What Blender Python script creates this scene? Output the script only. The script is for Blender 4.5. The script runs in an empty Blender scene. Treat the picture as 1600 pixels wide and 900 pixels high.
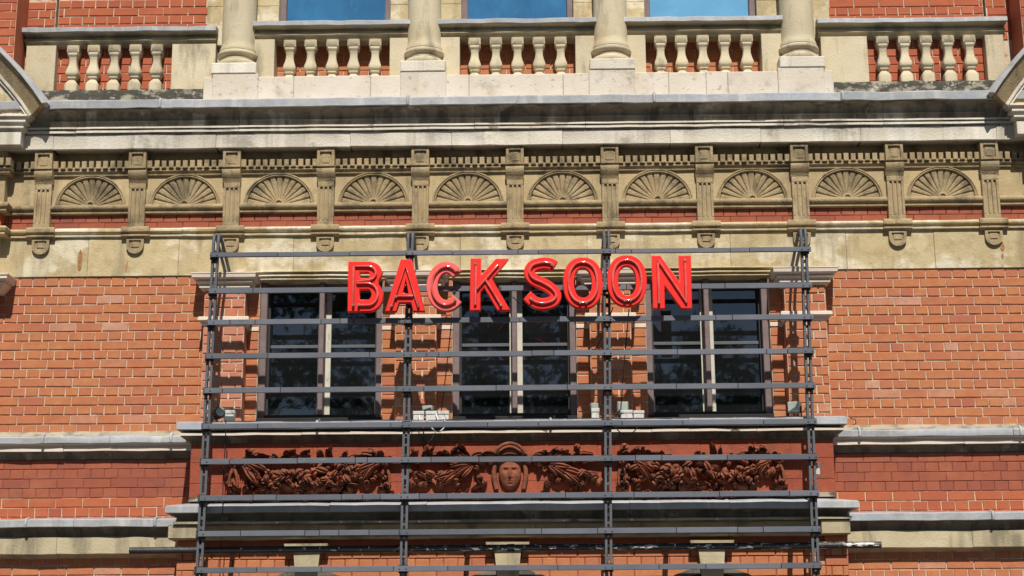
import bpy, math, random
from mathutils import Vector, Matrix
rng = random.Random(11)
SC = bpy.context.scene
COL = SC.collection

# ------------------------------------------------------------------ camera
cam_d = bpy.data.cameras.new('camera'); cam = bpy.data.objects.new('camera', cam_d); COL.objects.link(cam)
SC.camera = cam
cam_d.sensor_width = 36.0; cam_d.lens = 36.0 * 2500.0 / 1600.0
cam_d.clip_start = 0.1; cam_d.clip_end = 3000
TH, YAW, ROLL = math.radians(14.04), math.radians(0.70), math.radians(0.38)
fw = Vector((-math.sin(YAW) * math.cos(TH), math.cos(YAW) * math.cos(TH), math.sin(TH)))
rt = fw.cross(Vector((0, 0, 1))).normalized(); up = rt.cross(fw)
r2 = rt * math.cos(ROLL) - up * math.sin(ROLL); u2 = up * math.cos(ROLL) + rt * math.sin(ROLL)
cam.matrix_world = Matrix(((r2.x, u2.x, -fw.x, 0.13), (r2.y, u2.y, -fw.y, -13.4), (r2.z, u2.z, -fw.z, 1.6), (0, 0, 0, 1)))

# ------------------------------------------------------------------ sky and sun
SUN = Vector((0.09, -1.0, 1.25)).normalized()
w = bpy.data.worlds.new('World'); SC.world = w; w.use_nodes = True
nt = w.node_tree; bg = nt.nodes['Background']
sky = nt.nodes.new('ShaderNodeTexSky'); sky.sky_type = 'NISHITA'; sky.sun_disc = False
sky.sun_elevation = math.asin(SUN.z); sky.sun_rotation = math.atan2(SUN.x, SUN.y)
sky.air_density = 0.9; sky.dust_density = 0.2; sky.ozone_density = 1.2
nt.links.new(sky.outputs[0], bg.inputs[0]); bg.inputs[1].default_value = 0.05
sl = bpy.data.lights.new('sun', 'SUN'); sl.energy = 5.0; sl.angle = math.radians(0.53); sl.color = (1.0, 0.95, 0.86)
so = bpy.data.objects.new('sun', sl); COL.objects.link(so)
so.rotation_euler = (-SUN).to_track_quat('-Z', 'Y').to_euler(); so.location = (2, -20, 18)
SC.view_settings.view_transform = 'Standard'; SC.view_settings.look = 'None'
SC.view_settings.exposure = 0.12; SC.view_settings.gamma = 1.0; SC.view_settings.use_curve_mapping = False
SC.cycles.use_denoising = True; SC.cycles.max_bounces = 6; SC.cycles.diffuse_bounces = 3

# ------------------------------------------------------------------ materials
MATS = {}
def mat(name, c1, c2=None, scale=6.0, rough=0.85, bump=0.0, bscale=60.0, stains=(), rand=None, coat=0.0, metal=0.0, spec=0.4, ior=None, vary=0.0):
    """c1/c2 mottled by noise; stains = [(colour, (sx,sy,sz), low, high, strength)]; rand = list of per-object colours."""
    m = bpy.data.materials.new(name); m.use_nodes = True; n = m.node_tree; b = n.nodes['Principled BSDF']; L = n.links.new
    geo = n.nodes.new('ShaderNodeNewGeometry')
    def noise(sc, detail=5.0, rough_=0.6):
        v = n.nodes.new('ShaderNodeVectorMath'); v.operation = 'MULTIPLY'
        v.inputs[1].default_value = sc if isinstance(sc, tuple) else (sc, sc, sc)
        L(geo.outputs['Position'], v.inputs[0])
        t = n.nodes.new('ShaderNodeTexNoise'); t.inputs['Scale'].default_value = 1.0
        t.inputs['Detail'].default_value = detail; t.inputs['Roughness'].default_value = rough_
        L(v.outputs[0], t.inputs['Vector']); return t.outputs[0]
    def mix(f, a, bb, mode='MIX'):
        x = n.nodes.new('ShaderNodeMix'); x.data_type = 'RGBA'; x.blend_type = mode
        if isinstance(f, float): x.inputs[0].default_value = f
        else: L(f, x.inputs[0])
        for i, q in ((6, a), (7, bb)):
            if isinstance(q, tuple): x.inputs[i].default_value = (*q, 1)
            else: L(q, x.inputs[i])
        return x.outputs[2]
    def ramp(f, lo, hi):
        r = n.nodes.new('ShaderNodeMapRange'); r.inputs[1].default_value = lo; r.inputs[2].default_value = hi
        L(f, r.inputs[0]); return r.outputs[0]
    col = c1
    if rand:
        oi = n.nodes.new('ShaderNodeObjectInfo'); cr = n.nodes.new('ShaderNodeValToRGB'); cr.color_ramp.interpolation = 'LINEAR'
        e = cr.color_ramp.elements
        while len(e) < len(rand): e.new(0.5)
        for i, c in enumerate(rand): e[i].position = i / (len(rand) - 1); e[i].color = (*c, 1)
        L(oi.outputs['Random'], cr.inputs[0]); col = cr.outputs[0]
        if c2: col = mix(ramp(noise(scale), 0.35, 0.7), col, mix(0.5, col, c2))
    elif c2:
        col = mix(ramp(noise(scale), 0.32, 0.68), c1, c2)
    for (sc_, sv, lo, hi, st) in stains:
        if name.startswith('stone'): lo, hi = lo - 0.035, lo - 0.035 + (hi - lo) * 0.7
        f = ramp(noise(sv, 6.0, 0.65), lo, hi)
        mm = n.nodes.new('ShaderNodeMath'); mm.operation = 'MULTIPLY'; L(f, mm.inputs[0]); mm.inputs[1].default_value = st
        col = mix(mm.outputs[0], col, sc_)
    if vary:                                   # each stone or sheet a little lighter or darker than its neighbour
        oi2 = n.nodes.new('ShaderNodeObjectInfo'); hs = n.nodes.new('ShaderNodeHueSaturation')
        mr = n.nodes.new('ShaderNodeMapRange'); mr.inputs[3].default_value = 1 - vary; mr.inputs[4].default_value = 1 + vary
        L(oi2.outputs['Random'], mr.inputs[0]); L(mr.outputs[0], hs.inputs['Value'])
        if isinstance(col, tuple): hs.inputs['Color'].default_value = (*col, 1)
        else: L(col, hs.inputs['Color'])
        col = hs.outputs[0]
    if isinstance(col, tuple): b.inputs['Base Color'].default_value = (*col, 1)
    else: L(col, b.inputs['Base Color'])
    b.inputs['Roughness'].default_value = rough; b.inputs['Metallic'].default_value = metal
    b.inputs['Specular IOR Level'].default_value = spec
    if ior: b.inputs['IOR'].default_value = ior
    if coat: b.inputs['Coat Weight'].default_value = coat; b.inputs['Coat Roughness'].default_value = 0.06
    if bump:
        bp = n.nodes.new('ShaderNodeBump'); bp.inputs['Strength'].default_value = bump; bp.inputs['Distance'].default_value = 0.01
        L(noise(bscale, 4.0), bp.inputs['Height']); L(bp.outputs[0], b.inputs['Normal'])
    MATS[name] = m; return m

GRIME = (0.05, 0.045, 0.035)
mat('brick_orange', (0.4, 0.1, 0.04), (0.40, 0.115, 0.055), 14, 0.9, 0.5, 90,
    stains=[((0.66, 0.50, 0.38), (5, 5, 9), 0.66, 0.80, 0.35), ((0.20, 0.075, 0.045), (3, 3, 4), 0.62, 0.80, 0.4), ((0.22, 0.09, 0.055), (0.9, 0.9, 1.3), 0.54, 0.78, 0.3), ((0.10, 0.05, 0.035), (45, 45, 45), 0.70, 0.76, 0.6)],
    rand=[(0.473, 0.177, 0.083), (0.507, 0.198, 0.083), (0.478, 0.171, 0.076), (0.522, 0.214, 0.091), (0.453, 0.158, 0.081), (0.507, 0.195, 0.078), (0.502, 0.201, 0.083), (0.424, 0.139, 0.081), (0.512, 0.209, 0.090), (0.492, 0.187, 0.081), (0.463, 0.166, 0.085), (0.492, 0.193, 0.083), (0.483, 0.182, 0.081), (0.502, 0.198, 0.085), (0.453, 0.161, 0.083), (0.492, 0.187, 0.081), (0.552, 0.300, 0.207)])
mat('brick_red', (0.4, 0.09, 0.04), (0.36, 0.085, 0.045), 14, 0.9, 0.4, 90, stains=[((0.20, 0.07, 0.045), (2.2, 2.2, 3), 0.55, 0.78, 0.5), ((0.5, 0.2, 0.1), (1.6, 1.6, 2.4), 0.58, 0.7, 0.35)],
    rand=[(0.42, 0.112, 0.05), (0.44, 0.122, 0.05), (0.41, 0.108, 0.049), (0.45, 0.13, 0.055), (0.37, 0.095, 0.05), (0.43, 0.116, 0.05)])
mat('brick_dull', (0.3, 0.08, 0.04), (0.25, 0.07, 0.045), 9, 0.9, 0.4, 90, stains=[((0.14, 0.06, 0.045), (2.2, 2.2, 3), 0.52, 0.74, 0.55), ((0.40, 0.15, 0.085), (1.6, 1.6, 2.4), 0.56, 0.68, 0.5)],
    rand=[(0.33, 0.095, 0.052), (0.37, 0.105, 0.053), (0.32, 0.09, 0.05), (0.38, 0.115, 0.058), (0.28, 0.078, 0.05), (0.35, 0.10, 0.052)])
mat('brick_salmon', (0.44, 0.165, 0.11), (0.44, 0.16, 0.10), 14, 0.9, 0.4, 90, stains=[((0.60, 0.40, 0.32), (5, 5, 9), 0.56, 0.75, 0.4)],
    rand=[(0.52, 0.22, 0.145), (0.48, 0.17, 0.09), (0.54, 0.24, 0.165), (0.50, 0.17, 0.075), (0.53, 0.23, 0.155)])
mat('mortar', (0.69, 0.58, 0.44), (0.52, 0.40, 0.29), 24, 0.95, 0.6, 150, stains=[((0.46, 0.20, 0.10), (9, 9, 16), 0.55, 0.63, 0.85), ((0.24, 0.17, 0.12), (6, 6, 6), 0.62, 0.72, 0.6)])
mat('mortar_red', (0.30, 0.095, 0.052), (0.25, 0.075, 0.045), 9, 0.95, 0.5, 150, stains=[((0.62, 0.46, 0.34), (3, 3, 5), 0.63, 0.68, 0.6)])
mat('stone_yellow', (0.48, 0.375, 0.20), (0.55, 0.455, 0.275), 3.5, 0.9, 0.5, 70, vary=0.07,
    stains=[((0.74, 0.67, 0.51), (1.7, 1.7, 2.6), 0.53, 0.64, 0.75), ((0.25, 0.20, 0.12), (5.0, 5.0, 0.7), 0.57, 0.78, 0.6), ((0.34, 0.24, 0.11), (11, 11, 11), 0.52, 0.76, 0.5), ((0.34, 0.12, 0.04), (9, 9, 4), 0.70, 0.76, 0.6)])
mat('stone_frieze', (0.42, 0.315, 0.165), (0.48, 0.37, 0.21), 4, 0.9, 0.6, 70, vary=0.10, stains=[((0.16, 0.13, 0.085), (6, 6, 2), 0.54, 0.74, 0.6), ((0.56, 0.45, 0.27), (3, 3, 3), 0.58, 0.7, 0.5)])
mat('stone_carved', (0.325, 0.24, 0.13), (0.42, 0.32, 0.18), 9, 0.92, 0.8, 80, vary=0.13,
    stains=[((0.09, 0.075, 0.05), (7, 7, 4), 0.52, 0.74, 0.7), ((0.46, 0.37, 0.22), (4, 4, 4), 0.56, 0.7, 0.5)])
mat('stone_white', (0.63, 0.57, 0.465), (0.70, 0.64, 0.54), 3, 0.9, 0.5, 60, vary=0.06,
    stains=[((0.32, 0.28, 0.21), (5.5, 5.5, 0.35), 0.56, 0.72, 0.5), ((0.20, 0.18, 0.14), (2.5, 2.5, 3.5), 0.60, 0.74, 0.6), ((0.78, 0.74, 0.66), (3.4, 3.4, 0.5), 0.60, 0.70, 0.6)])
mat('stone_plinth', (0.72, 0.645, 0.55), (0.62, 0.54, 0.44), 3, 0.9, 0.4, 60, vary=0.05,
    stains=[((0.34, 0.30, 0.24), (3.0, 3.0, 3.4), 0.58, 0.74, 0.6), ((0.55, 0.42, 0.24), (6, 6, 2), 0.62, 0.76, 0.45), ((0.22, 0.19, 0.15), (14, 14, 22), 0.64, 0.72, 0.5)])
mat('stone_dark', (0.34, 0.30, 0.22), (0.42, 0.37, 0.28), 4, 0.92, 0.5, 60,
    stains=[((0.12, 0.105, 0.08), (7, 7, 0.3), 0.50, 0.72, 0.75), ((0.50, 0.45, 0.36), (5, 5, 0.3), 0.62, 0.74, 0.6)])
mat('stone_cornice', (0.26, 0.225, 0.17), (0.33, 0.29, 0.225), 4, 0.92, 0.5, 60, vary=0.10, stains=[((0.10, 0.085, 0.065), (7, 7, 0.3), 0.50, 0.70, 0.75), ((0.50, 0.46, 0.40), (5, 5, 0.3), 0.60, 0.70, 0.8)])  # moulding's shade painted into the base tone; the streaks are weather stains
mat('stone_shaded', (0.135, 0.118, 0.09), (0.19, 0.168, 0.13), 4, 0.92, 0.5, 60, stains=[((0.07, 0.06, 0.05), (7, 7, 0.3), 0.50, 0.70, 0.75), ((0.32, 0.29, 0.24), (5, 5, 0.3), 0.60, 0.70, 0.7)])  # shade of the sheltered mouldings painted in as a darker stone
mat('stone_moss', (0.38, 0.34, 0.26), (0.24, 0.215, 0.17), 7, 0.95, 1.0, 40,
    stains=[((0.03, 0.028, 0.022), (7, 7, 12), 0.44, 0.60, 0.9), ((0.62, 0.58, 0.48), (14, 14, 14), 0.62, 0.74, 0.6)])
mat('stone_pier', (0.53, 0.45, 0.30), (0.60, 0.52, 0.37), 4, 0.9, 0.5, 70, vary=0.08,
    stains=[((0.15, 0.13, 0.09), (4.2, 4.2, 0.9), 0.58, 0.74, 0.6), ((0.44, 0.30, 0.13), (3, 3, 3), 0.6, 0.75, 0.4)])
mat('stone_cream', (0.72, 0.62, 0.52), (0.66, 0.55, 0.44), 6, 0.85, 0.3, 60, stains=[((0.35, 0.29, 0.22), (8, 8, 4), 0.62, 0.8, 0.5)])
mat('stone_olive', (0.43, 0.36, 0.225), (0.50, 0.425, 0.28), 5, 0.9, 0.5, 60, vary=0.08, stains=[((0.17, 0.15, 0.105), (3.5, 3.5, 0.9), 0.52, 0.70, 0.7), ((0.58, 0.52, 0.38), (2, 2, 4), 0.6, 0.7, 0.5)])
mat('lead', (0.30, 0.31, 0.33), (0.42, 0.42, 0.42), 7, 0.55, 0.4, 25, spec=0.5, vary=0.12,
    stains=[((0.60, 0.60, 0.58), (9, 9, 1.0), 0.55, 0.7, 0.6), ((0.16, 0.155, 0.14), (12, 12, 2.0), 0.60, 0.78, 0.6), ((0.36, 0.40, 0.47), (2, 2, 2), 0.5, 0.65, 0.5)])
mat('terracotta', (0.36, 0.085, 0.04), (0.28, 0.062, 0.033), 8, 0.88, 0.6, 70,
    stains=[((0.12, 0.055, 0.035), (5, 5, 5), 0.50, 0.72, 0.65), ((0.42, 0.12, 0.055), (4, 4, 4), 0.58, 0.7, 0.6)])
mat('terracotta_carved', (0.22, 0.068, 0.036), (0.28, 0.085, 0.042), 14, 0.9, 0.8, 60,
    stains=[((0.075, 0.04, 0.028), (9, 9, 9), 0.46, 0.66, 0.75), ((0.34, 0.105, 0.05), (6, 6, 6), 0.58, 0.7, 0.6)])
mat('rail_paint', (0.105, 0.115, 0.14), (0.135, 0.145, 0.17), 4, 0.55, 0.15, 120, spec=0.4, vary=0.16, stains=[((0.24, 0.22, 0.21), (9, 9, 22), 0.62, 0.72, 0.5), ((0.05, 0.05, 0.055), (5, 5, 12), 0.62, 0.78, 0.5), ((0.42, 0.16, 0.12), (30, 30, 30), 0.75, 0.78, 0.7)])
mat('post_paint', (0.11, 0.115, 0.13), (0.085, 0.09, 0.10), 10, 0.6, 0.2, 120, spec=0.4)
mat('black_metal', (0.018, 0.018, 0.02), (0.03, 0.028, 0.026), 10, 0.6)
mat('pipe_paint', (0.02, 0.02, 0.022), (0.028, 0.027, 0.027), 9, 0.35, 0.5, 90, spec=0.5,
    stains=[((0.75, 0.73, 0.70), (11, 40, 40), 0.565, 0.60, 0.9)])
mat('pipe_black', (0.02, 0.02, 0.022), (0.034, 0.033, 0.033), 9, 0.4, 0.5, 90, spec=0.5, stains=[((0.6, 0.58, 0.55), (14, 40, 40), 0.66, 0.69, 0.8)])
mat('letter_red', (0.83, 0.026, 0.016), (0.77, 0.024, 0.017), 8, 0.40, 0.05, 60, spec=0.35, stains=[((0.70, 0.05, 0.04), (9, 9, 9), 0.60, 0.78, 0.3)])
mat('letter_faded', (0.80, 0.10, 0.085), (0.80, 0.15, 0.13), 7, 0.42, 0.05, 60, spec=0.4, stains=[((0.72, 0.03, 0.02), (9, 9, 9), 0.60, 0.78, 0.5)])
mat('tube_glass', (0.72, 0.05, 0.04), (0.80, 0.16, 0.14), 12, 0.10, coat=1.0, spec=0.7, stains=[((0.85, 0.60, 0.58), (22, 22, 22), 0.66, 0.72, 0.5)])
mat('electrode', (0.55, 0.42, 0.30), (0.18, 0.12, 0.08), 60, 0.35, metal=0.6)
mat('frame_paint', (0.155, 0.108, 0.106), (0.21, 0.155, 0.15), 12, 0.65, 0.3, 90, stains=[((0.48, 0.42, 0.38), (10, 10, 24), 0.68, 0.76, 0.6)])
mat('cream_paint', (0.60, 0.57, 0.48), (0.48, 0.45, 0.37), 9, 0.6, stains=[((0.2, 0.17, 0.13), (20, 20, 7), 0.58, 0.7, 0.7)])
mat('glass_dark', (0.005, 0.006, 0.007), (0.009, 0.010, 0.011), 5, 0.02, 0.03, 3.0, spec=0.5, ior=2.1, stains=[((0.30, 0.31, 0.30), (26, 26, 26), 0.735, 0.76, 0.55), ((0.014, 0.017, 0.020), (3, 3, 3), 0.5, 0.75, 0.8)])
mat('glass_blue', (0.03, 0.14, 0.30), (0.045, 0.19, 0.38), 4, 0.04, 0.04, 2.0, spec=0.7, ior=1.8,  # blue of the mirrored sky is put into the pane colour
    stains=[((0.02, 0.09, 0.19), (2.0, 2.0, 1.2), 0.45, 0.66, 0.5), ((0.12, 0.28, 0.44), (9, 9, 5), 0.58, 0.72, 0.4)])
mat('glass_blue_pale', (0.12, 0.33, 0.55), (0.16, 0.40, 0.61), 3, 0.04, 0.04, 2.0, spec=0.7, ior=1.8, stains=[((0.30, 0.50, 0.66), (3, 3, 1.5), 0.55, 0.7, 0.6)])  # same painted sky reflection, lighter
mat('box_white', (0.62, 0.61, 0.58), (0.48, 0.47, 0.44), 22, 0.5, stains=[((0.18, 0.17, 0.15), (24, 24, 12), 0.56, 0.68, 0.7)])
mat('lamp_grey', (0.40, 0.42, 0.40), (0.50, 0.52, 0.49), 14, 0.4, metal=0.3)
mat('lamp_glass', (0.30, 0.35, 0.30), (0.42, 0.46, 0.42), 18, 0.12, spec=0.7)
mat('cable_black', (0.02, 0.017, 0.015), None, 5, 0.6)
mat('cable_white', (0.70, 0.69, 0.66), None, 5, 0.5)
mat('rust', (0.30, 0.10, 0.035), (0.44, 0.27, 0.13), 40, 0.9, 0.8, 90)
mat('dark_void', (0.012, 0.011, 0.010), (0.02, 0.018, 0.016), 4, 0.8)
mat('asphalt', (0.04, 0.04, 0.042), (0.052, 0.051, 0.05), 12, 0.9, 0.6, 120)
mat('paving', (0.10, 0.096, 0.09), (0.13, 0.125, 0.115), 3, 0.9, 0.4, 60)
mat('bark', (0.16, 0.13, 0.09), (0.26, 0.23, 0.17), 6, 0.9, 0.8, 30)
mat('leaf', (0.05, 0.09, 0.025), (0.09, 0.14, 0.035), 2, 0.7, rand=[(0.05, 0.085, 0.02), (0.085, 0.13, 0.035)])
mat('outer_brick', (0.36, 0.10, 0.045), (0.42, 0.12, 0.05), 9, 0.9, 0.5, 60)

# ------------------------------------------------------------------ mesh helpers
class MB:
    def __init__(s): s.v = []; s.f = []
    def add(s, vs, fs):
        o = len(s.v); s.v += [tuple(p) for p in vs]; s.f += [tuple(i + o for i in f) for f in fs]; return s
    def box(s, x0, x1, y0, y1, z0, z1, ch=0.0, taper=0.0):
        """y0 is the front (smaller y). ch chamfers the front edges."""
        if ch:
            vs = []
            for (y, i) in ((y1, 0), (y0 + ch, 0), (y0, ch)):
                vs += [(x0 + i, y, z0 + i), (x1 - i, y, z0 + i), (x1 - i, y, z1 - i), (x0 + i, y, z1 - i)]
            fs = [(3, 2, 1, 0), (8, 9, 10, 11)]
            for r in (0, 4):
                for k in range(4): fs.append((r + k, r + (k + 1) % 4, r + 4 + (k + 1) % 4, r + 4 + k))
            return s.add(vs, fs)
        t = taper
        vs = [(x0 + t, y0, z0), (x1 - t, y0, z0), (x1 - t, y1, z0), (x0 + t, y1, z0), (x0, y0, z1), (x1, y0, z1), (x1, y1, z1), (x0, y1, z1)]
        return s.add(vs, [(0, 3, 2, 1), (4, 5, 6, 7), (0, 1, 5, 4), (1, 2, 6, 5), (2, 3, 7, 6), (3, 0, 4, 7)])
    def tube(s, pts, r, n=8, r_end=None):
        pts = [Vector(p) for p in pts]; N = len(pts); rings = []
        prev = None
        for i, p in enumerate(pts):
            t = (pts[min(i + 1, N - 1)] - pts[max(i - 1, 0)])
            if t.length < 1e-9: t = Vector((0, 0, 1))
            t.normalize()
            if prev is None: a = t.orthogonal().normalized()
            else:
                a = prev - t * prev.dot(t)
                a = t.orthogonal().normalized() if a.length < 1e-6 else a.normalized()
            prev = a; b = t.cross(a)
            rr = r if r_end is None else r + (r_end - r) * i / max(1, N - 1)
            rings.append([p + (a * math.cos(2 * math.pi * k / n) + b * math.sin(2 * math.pi * k / n)) * rr for k in range(n)])
        vs = [q for g in rings for q in g]; fs = []
        for i in range(N - 1):
            for k in range(n):
                fs.append((i * n + k, i * n + (k + 1) % n, (i + 1) * n + (k + 1) % n, (i + 1) * n + k))
        fs.append(tuple(range(n - 1, -1, -1))); fs.append(tuple((N - 1) * n + k for k in range(n)))
        return s.add(vs, fs)
    def lathe(s, cx, cy, prof, n=32):
        """prof: (r, z) from the top down"""
        vs = []; fs = []
        for (r, z) in prof:
            for k in range(n): a = 2 * math.pi * k / n; vs.append((cx + r * math.cos(a), cy + r * math.sin(a), z))
        for i in range(len(prof) - 1):
            for k in range(n): fs.append((i * n + k, (i + 1) * n + k, (i + 1) * n + (k + 1) % n, i * n + (k + 1) % n))
        fs.append(tuple(range(n))); fs.append(tuple((len(prof) - 1) * n + k for k in range(n - 1, -1, -1)))
        return s.add(vs, fs)
    def square_lathe(s, prof, ch=0.22):
        """square section with chamfered corners, prof (half width, z) top down, round the origin"""
        vs = []; fs = []
        for (r, z) in prof:
            c = r * ch
            for p in ((-r + c, -r), (r - c, -r), (r, -r + c), (r, r - c), (r - c, r), (-r + c, r), (-r, r - c), (-r, -r + c)): vs.append((p[0], p[1], z))
        for i in range(len(prof) - 1):
            for k in range(8): fs.append((i * 8 + k, (i + 1) * 8 + k, (i + 1) * 8 + (k + 1) % 8, i * 8 + (k + 1) % 8))
        fs.append(tuple(range(8))); fs.append(tuple((len(prof) - 1) * 8 + k for k in range(7, -1, -1)))
        return s.add(vs, fs)
    def prism(s, poly, y0, y1):
        """poly: (x, z) outline seen from the front, anticlockwise; extruded from y0 (front) to y1"""
        n = len(poly)
        vs = [(x, y0, z) for x, z in poly] + [(x, y1, z) for x, z in poly]
        fs = [tuple(range(n)), tuple(range(2 * n - 1, n - 1, -1))]
        for k in range(n): fs.append((k, n + k, n + (k + 1) % n, (k + 1) % n))
        return s.add(vs, fs)
    def run(s, x0, x1, yf, yb, prof, retl=False, retr=False, step=0.16, jit=0.002):
        """a moulding along x: prof = [(projection from yf, z)] from the top down, with returns to yb where asked"""
        plan = []
        plan += [(x0, yb, -1, 0), (x0, yf, -1, -1)] if retl else [(x0, yb, 0, 0), (x0, yf, 0, -1)]
        m = max(1, int((x1 - x0) / step))
        for k in range(1, m): plan.append((x0 + (x1 - x0) * k / m, yf, 0, -1))
        plan += [(x1, yf, 1, -1), (x1, yb, 1, 0)] if retr else [(x1, yf, 0, -1), (x1, yb, 0, 0)]
        n = len(plan); vs = []; fs = []
        jz = [rng.uniform(-jit, jit) for _ in plan]; jy = [rng.uniform(-jit, jit) for _ in plan]
        for (o, z) in prof:
            for i, (px, py, ox, oy) in enumerate(plan):
                f = 1 if oy else 0
                vs.append((px + ox * o, py + oy * o + f * (jy[i] + rng.uniform(-jit, jit) * 0.5), z + jz[i] + rng.uniform(-jit, jit) * 0.5))
        for k in range(len(prof) - 1):
            for i in range(n - 1): fs.append((k * n + i, (k + 1) * n + i, (k + 1) * n + i + 1, k * n + i + 1))
            fs.append((k * n + n - 1, (k + 1) * n + n - 1, (k + 1) * n, k * n))
        fs.append(tuple(range(n))); fs.append(tuple((len(prof) - 1) * n + i for i in range(n - 1, -1, -1)))
        return s.add(vs, fs)
    def ball(s, c, rx, ry, rz, n=10, m=6):
        vs = [(c[0], c[1], c[2] + rz)]
        for j in range(1, m):
            t = math.pi * j / m
            for k in range(n): a = 2 * math.pi * k / n; vs.append((c[0] + rx * math.sin(t) * math.cos(a), c[1] + ry * math.sin(t) * math.sin(a), c[2] + rz * math.cos(t)))
        vs.append((c[0], c[1], c[2] - rz)); fs = []
        for k in range(n):
            fs.append((0, 1 + k, 1 + (k + 1) % n))
            for j in range(m - 2): fs.append((1 + j * n + k, 1 + (j + 1) * n + k, 1 + (j + 1) * n + (k + 1) % n, 1 + j * n + (k + 1) % n))
            fs.append((1 + (m - 2) * n + k, len(vs) - 1, 1 + (m - 2) * n + (k + 1) % n))
        return s.add(vs, fs)
    def mesh(s, name, smooth=None):
        me = bpy.data.meshes.new(name); me.from_pydata(s.v, [], s.f); me.update()
        if smooth:
            for p in me.polygons: p.use_smooth = True
            me.set_sharp_from_angle(angle=math.radians(smooth))
        return me
    def build(s, name, material, parent=None, smooth=None, loc=None):
        return link(name, s.mesh(name, smooth), material, parent, loc)

def link(name, me, material, parent=None, loc=None):
    o = bpy.data.objects.new(name, me); COL.objects.link(o)
    if material and not me.materials: me.materials.append(MATS[material])
    if parent: o.parent = parent
    if loc: o.location = loc
    return o
def empty(name, loc=(0, 0, 0), parent=None):
    o = bpy.data.objects.new(name, None); COL.objects.link(o); o.location = loc; o.empty_display_size = 0.1
    if parent: o.parent = parent
    return o
def tag(o, label=None, cat=None, group=None, kind=None):
    for k, v in (('label', label), ('category', cat), ('group', group), ('kind', kind)):
        if v: o[k] = v
    return o

# ------------------------------------------------------------------ ground
tag(MB().box(-900, 900, -1500, 300, -0.35, -0.12).build('ground', 'asphalt'), kind='structure')
tag(MB().box(-60, 60, -5.2, 0.5, -0.119, 0.0, ch=0.02).build('pavement', 'paving'), kind='structure')

# ------------------------------------------------------------------ the building
B = empty('theatre_building')
tag(B, 'red brick and yellow stone theatre front with balustrade, shell frieze and three dark windows', 'building')

# axis of each storey, as measured
XU, XF, XW, XP, XL = 0.030, 0.0, -0.016, -0.043, -0.068

CO = 0.0803; ST = 0.2275
BRICKS = {}
def brick_mesh(length, height, key, mats):
    k = (round(length, 3), round(height, 3), key, mats)
    if k not in BRICKS:
        r = random.Random(hash((k[0], k[1], key)) & 0xffff)
        hx, hz = length / 2, height / 2; c = 0.004; m = MB(); vs = []
        j = lambda q: r.uniform(-q, q)
        jx = [(j(.002), j(.0016)) for _ in range(4)]; tilt = [j(.0014) for _ in range(4)]
        cor = [(-hx, -hz), (hx, -hz), (hx, hz), (-hx, hz)]
        for (y, i) in ((0.03, 0), (-0.004, 0), (-0.008, c)):
            for q, (x, z) in enumerate(cor):
                vs.append((x - math.copysign(i, x) + jx[q][0], y + (tilt[q] if i else 0), z - math.copysign(i, z) + jx[q][1]))
        fs = [(8, 9, 10, 11)]
        for rr in (0, 4):
            for q in range(4): fs.append((rr + q, rr + (q + 1) % 4, rr + 4 + (q + 1) % 4, rr + 4 + q))
        me = m.add(vs, fs).mesh('brick'); me.materials.append(MATS[mats]); BRICKS[k] = me
    return BRICKS[k]

def courses(parent, x0, x1, z0, n, Y, mats, first='s', phase=0.0, joint=0.0085, co=CO, st=ST, mixed=0.0):
    """English bond: n courses upward from z0, between x0 and x1; every brick an object under parent"""
    for c in range(n):
        kind = 's' if first == 'a' or (c % 2 == 0) == (first == 's') else 'h'
        L = st if kind == 's' else st / 2
        x = x0 - ((x0 - phase - (st / 4 if kind == 'h' else 0)) % L) ; zc = z0 + (c + 0.5) * co
        while x < x1 - 0.012:
            a, b = max(x, x0), min(x + L, x1)
            if b - a > 0.03:
                full = abs((b - a) - L) < 1e-4
                ln = (L if full else round((b - a) / 0.01) * 0.01) - joint
                if ln > 0.02:
                    o = link('brick', brick_mesh(ln, co - joint, rng.randrange(5), mats), None, parent, ((a + b) / 2, Y + rng.uniform(-.0015, .0015), zc + rng.uniform(-.0012, .0012)))
                    o.rotation_euler = (0, rng.uniform(-.004, .004), 0)
            x += L

def wall_part(x0, x1, y0, y1, z0, z1, m='mortar', name='brick_wall', label=None):
    o = MB().box(x0, x1, y0, y1, z0, z1).build(name, m, B)
    if label: o['label'] = label
    return o

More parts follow.
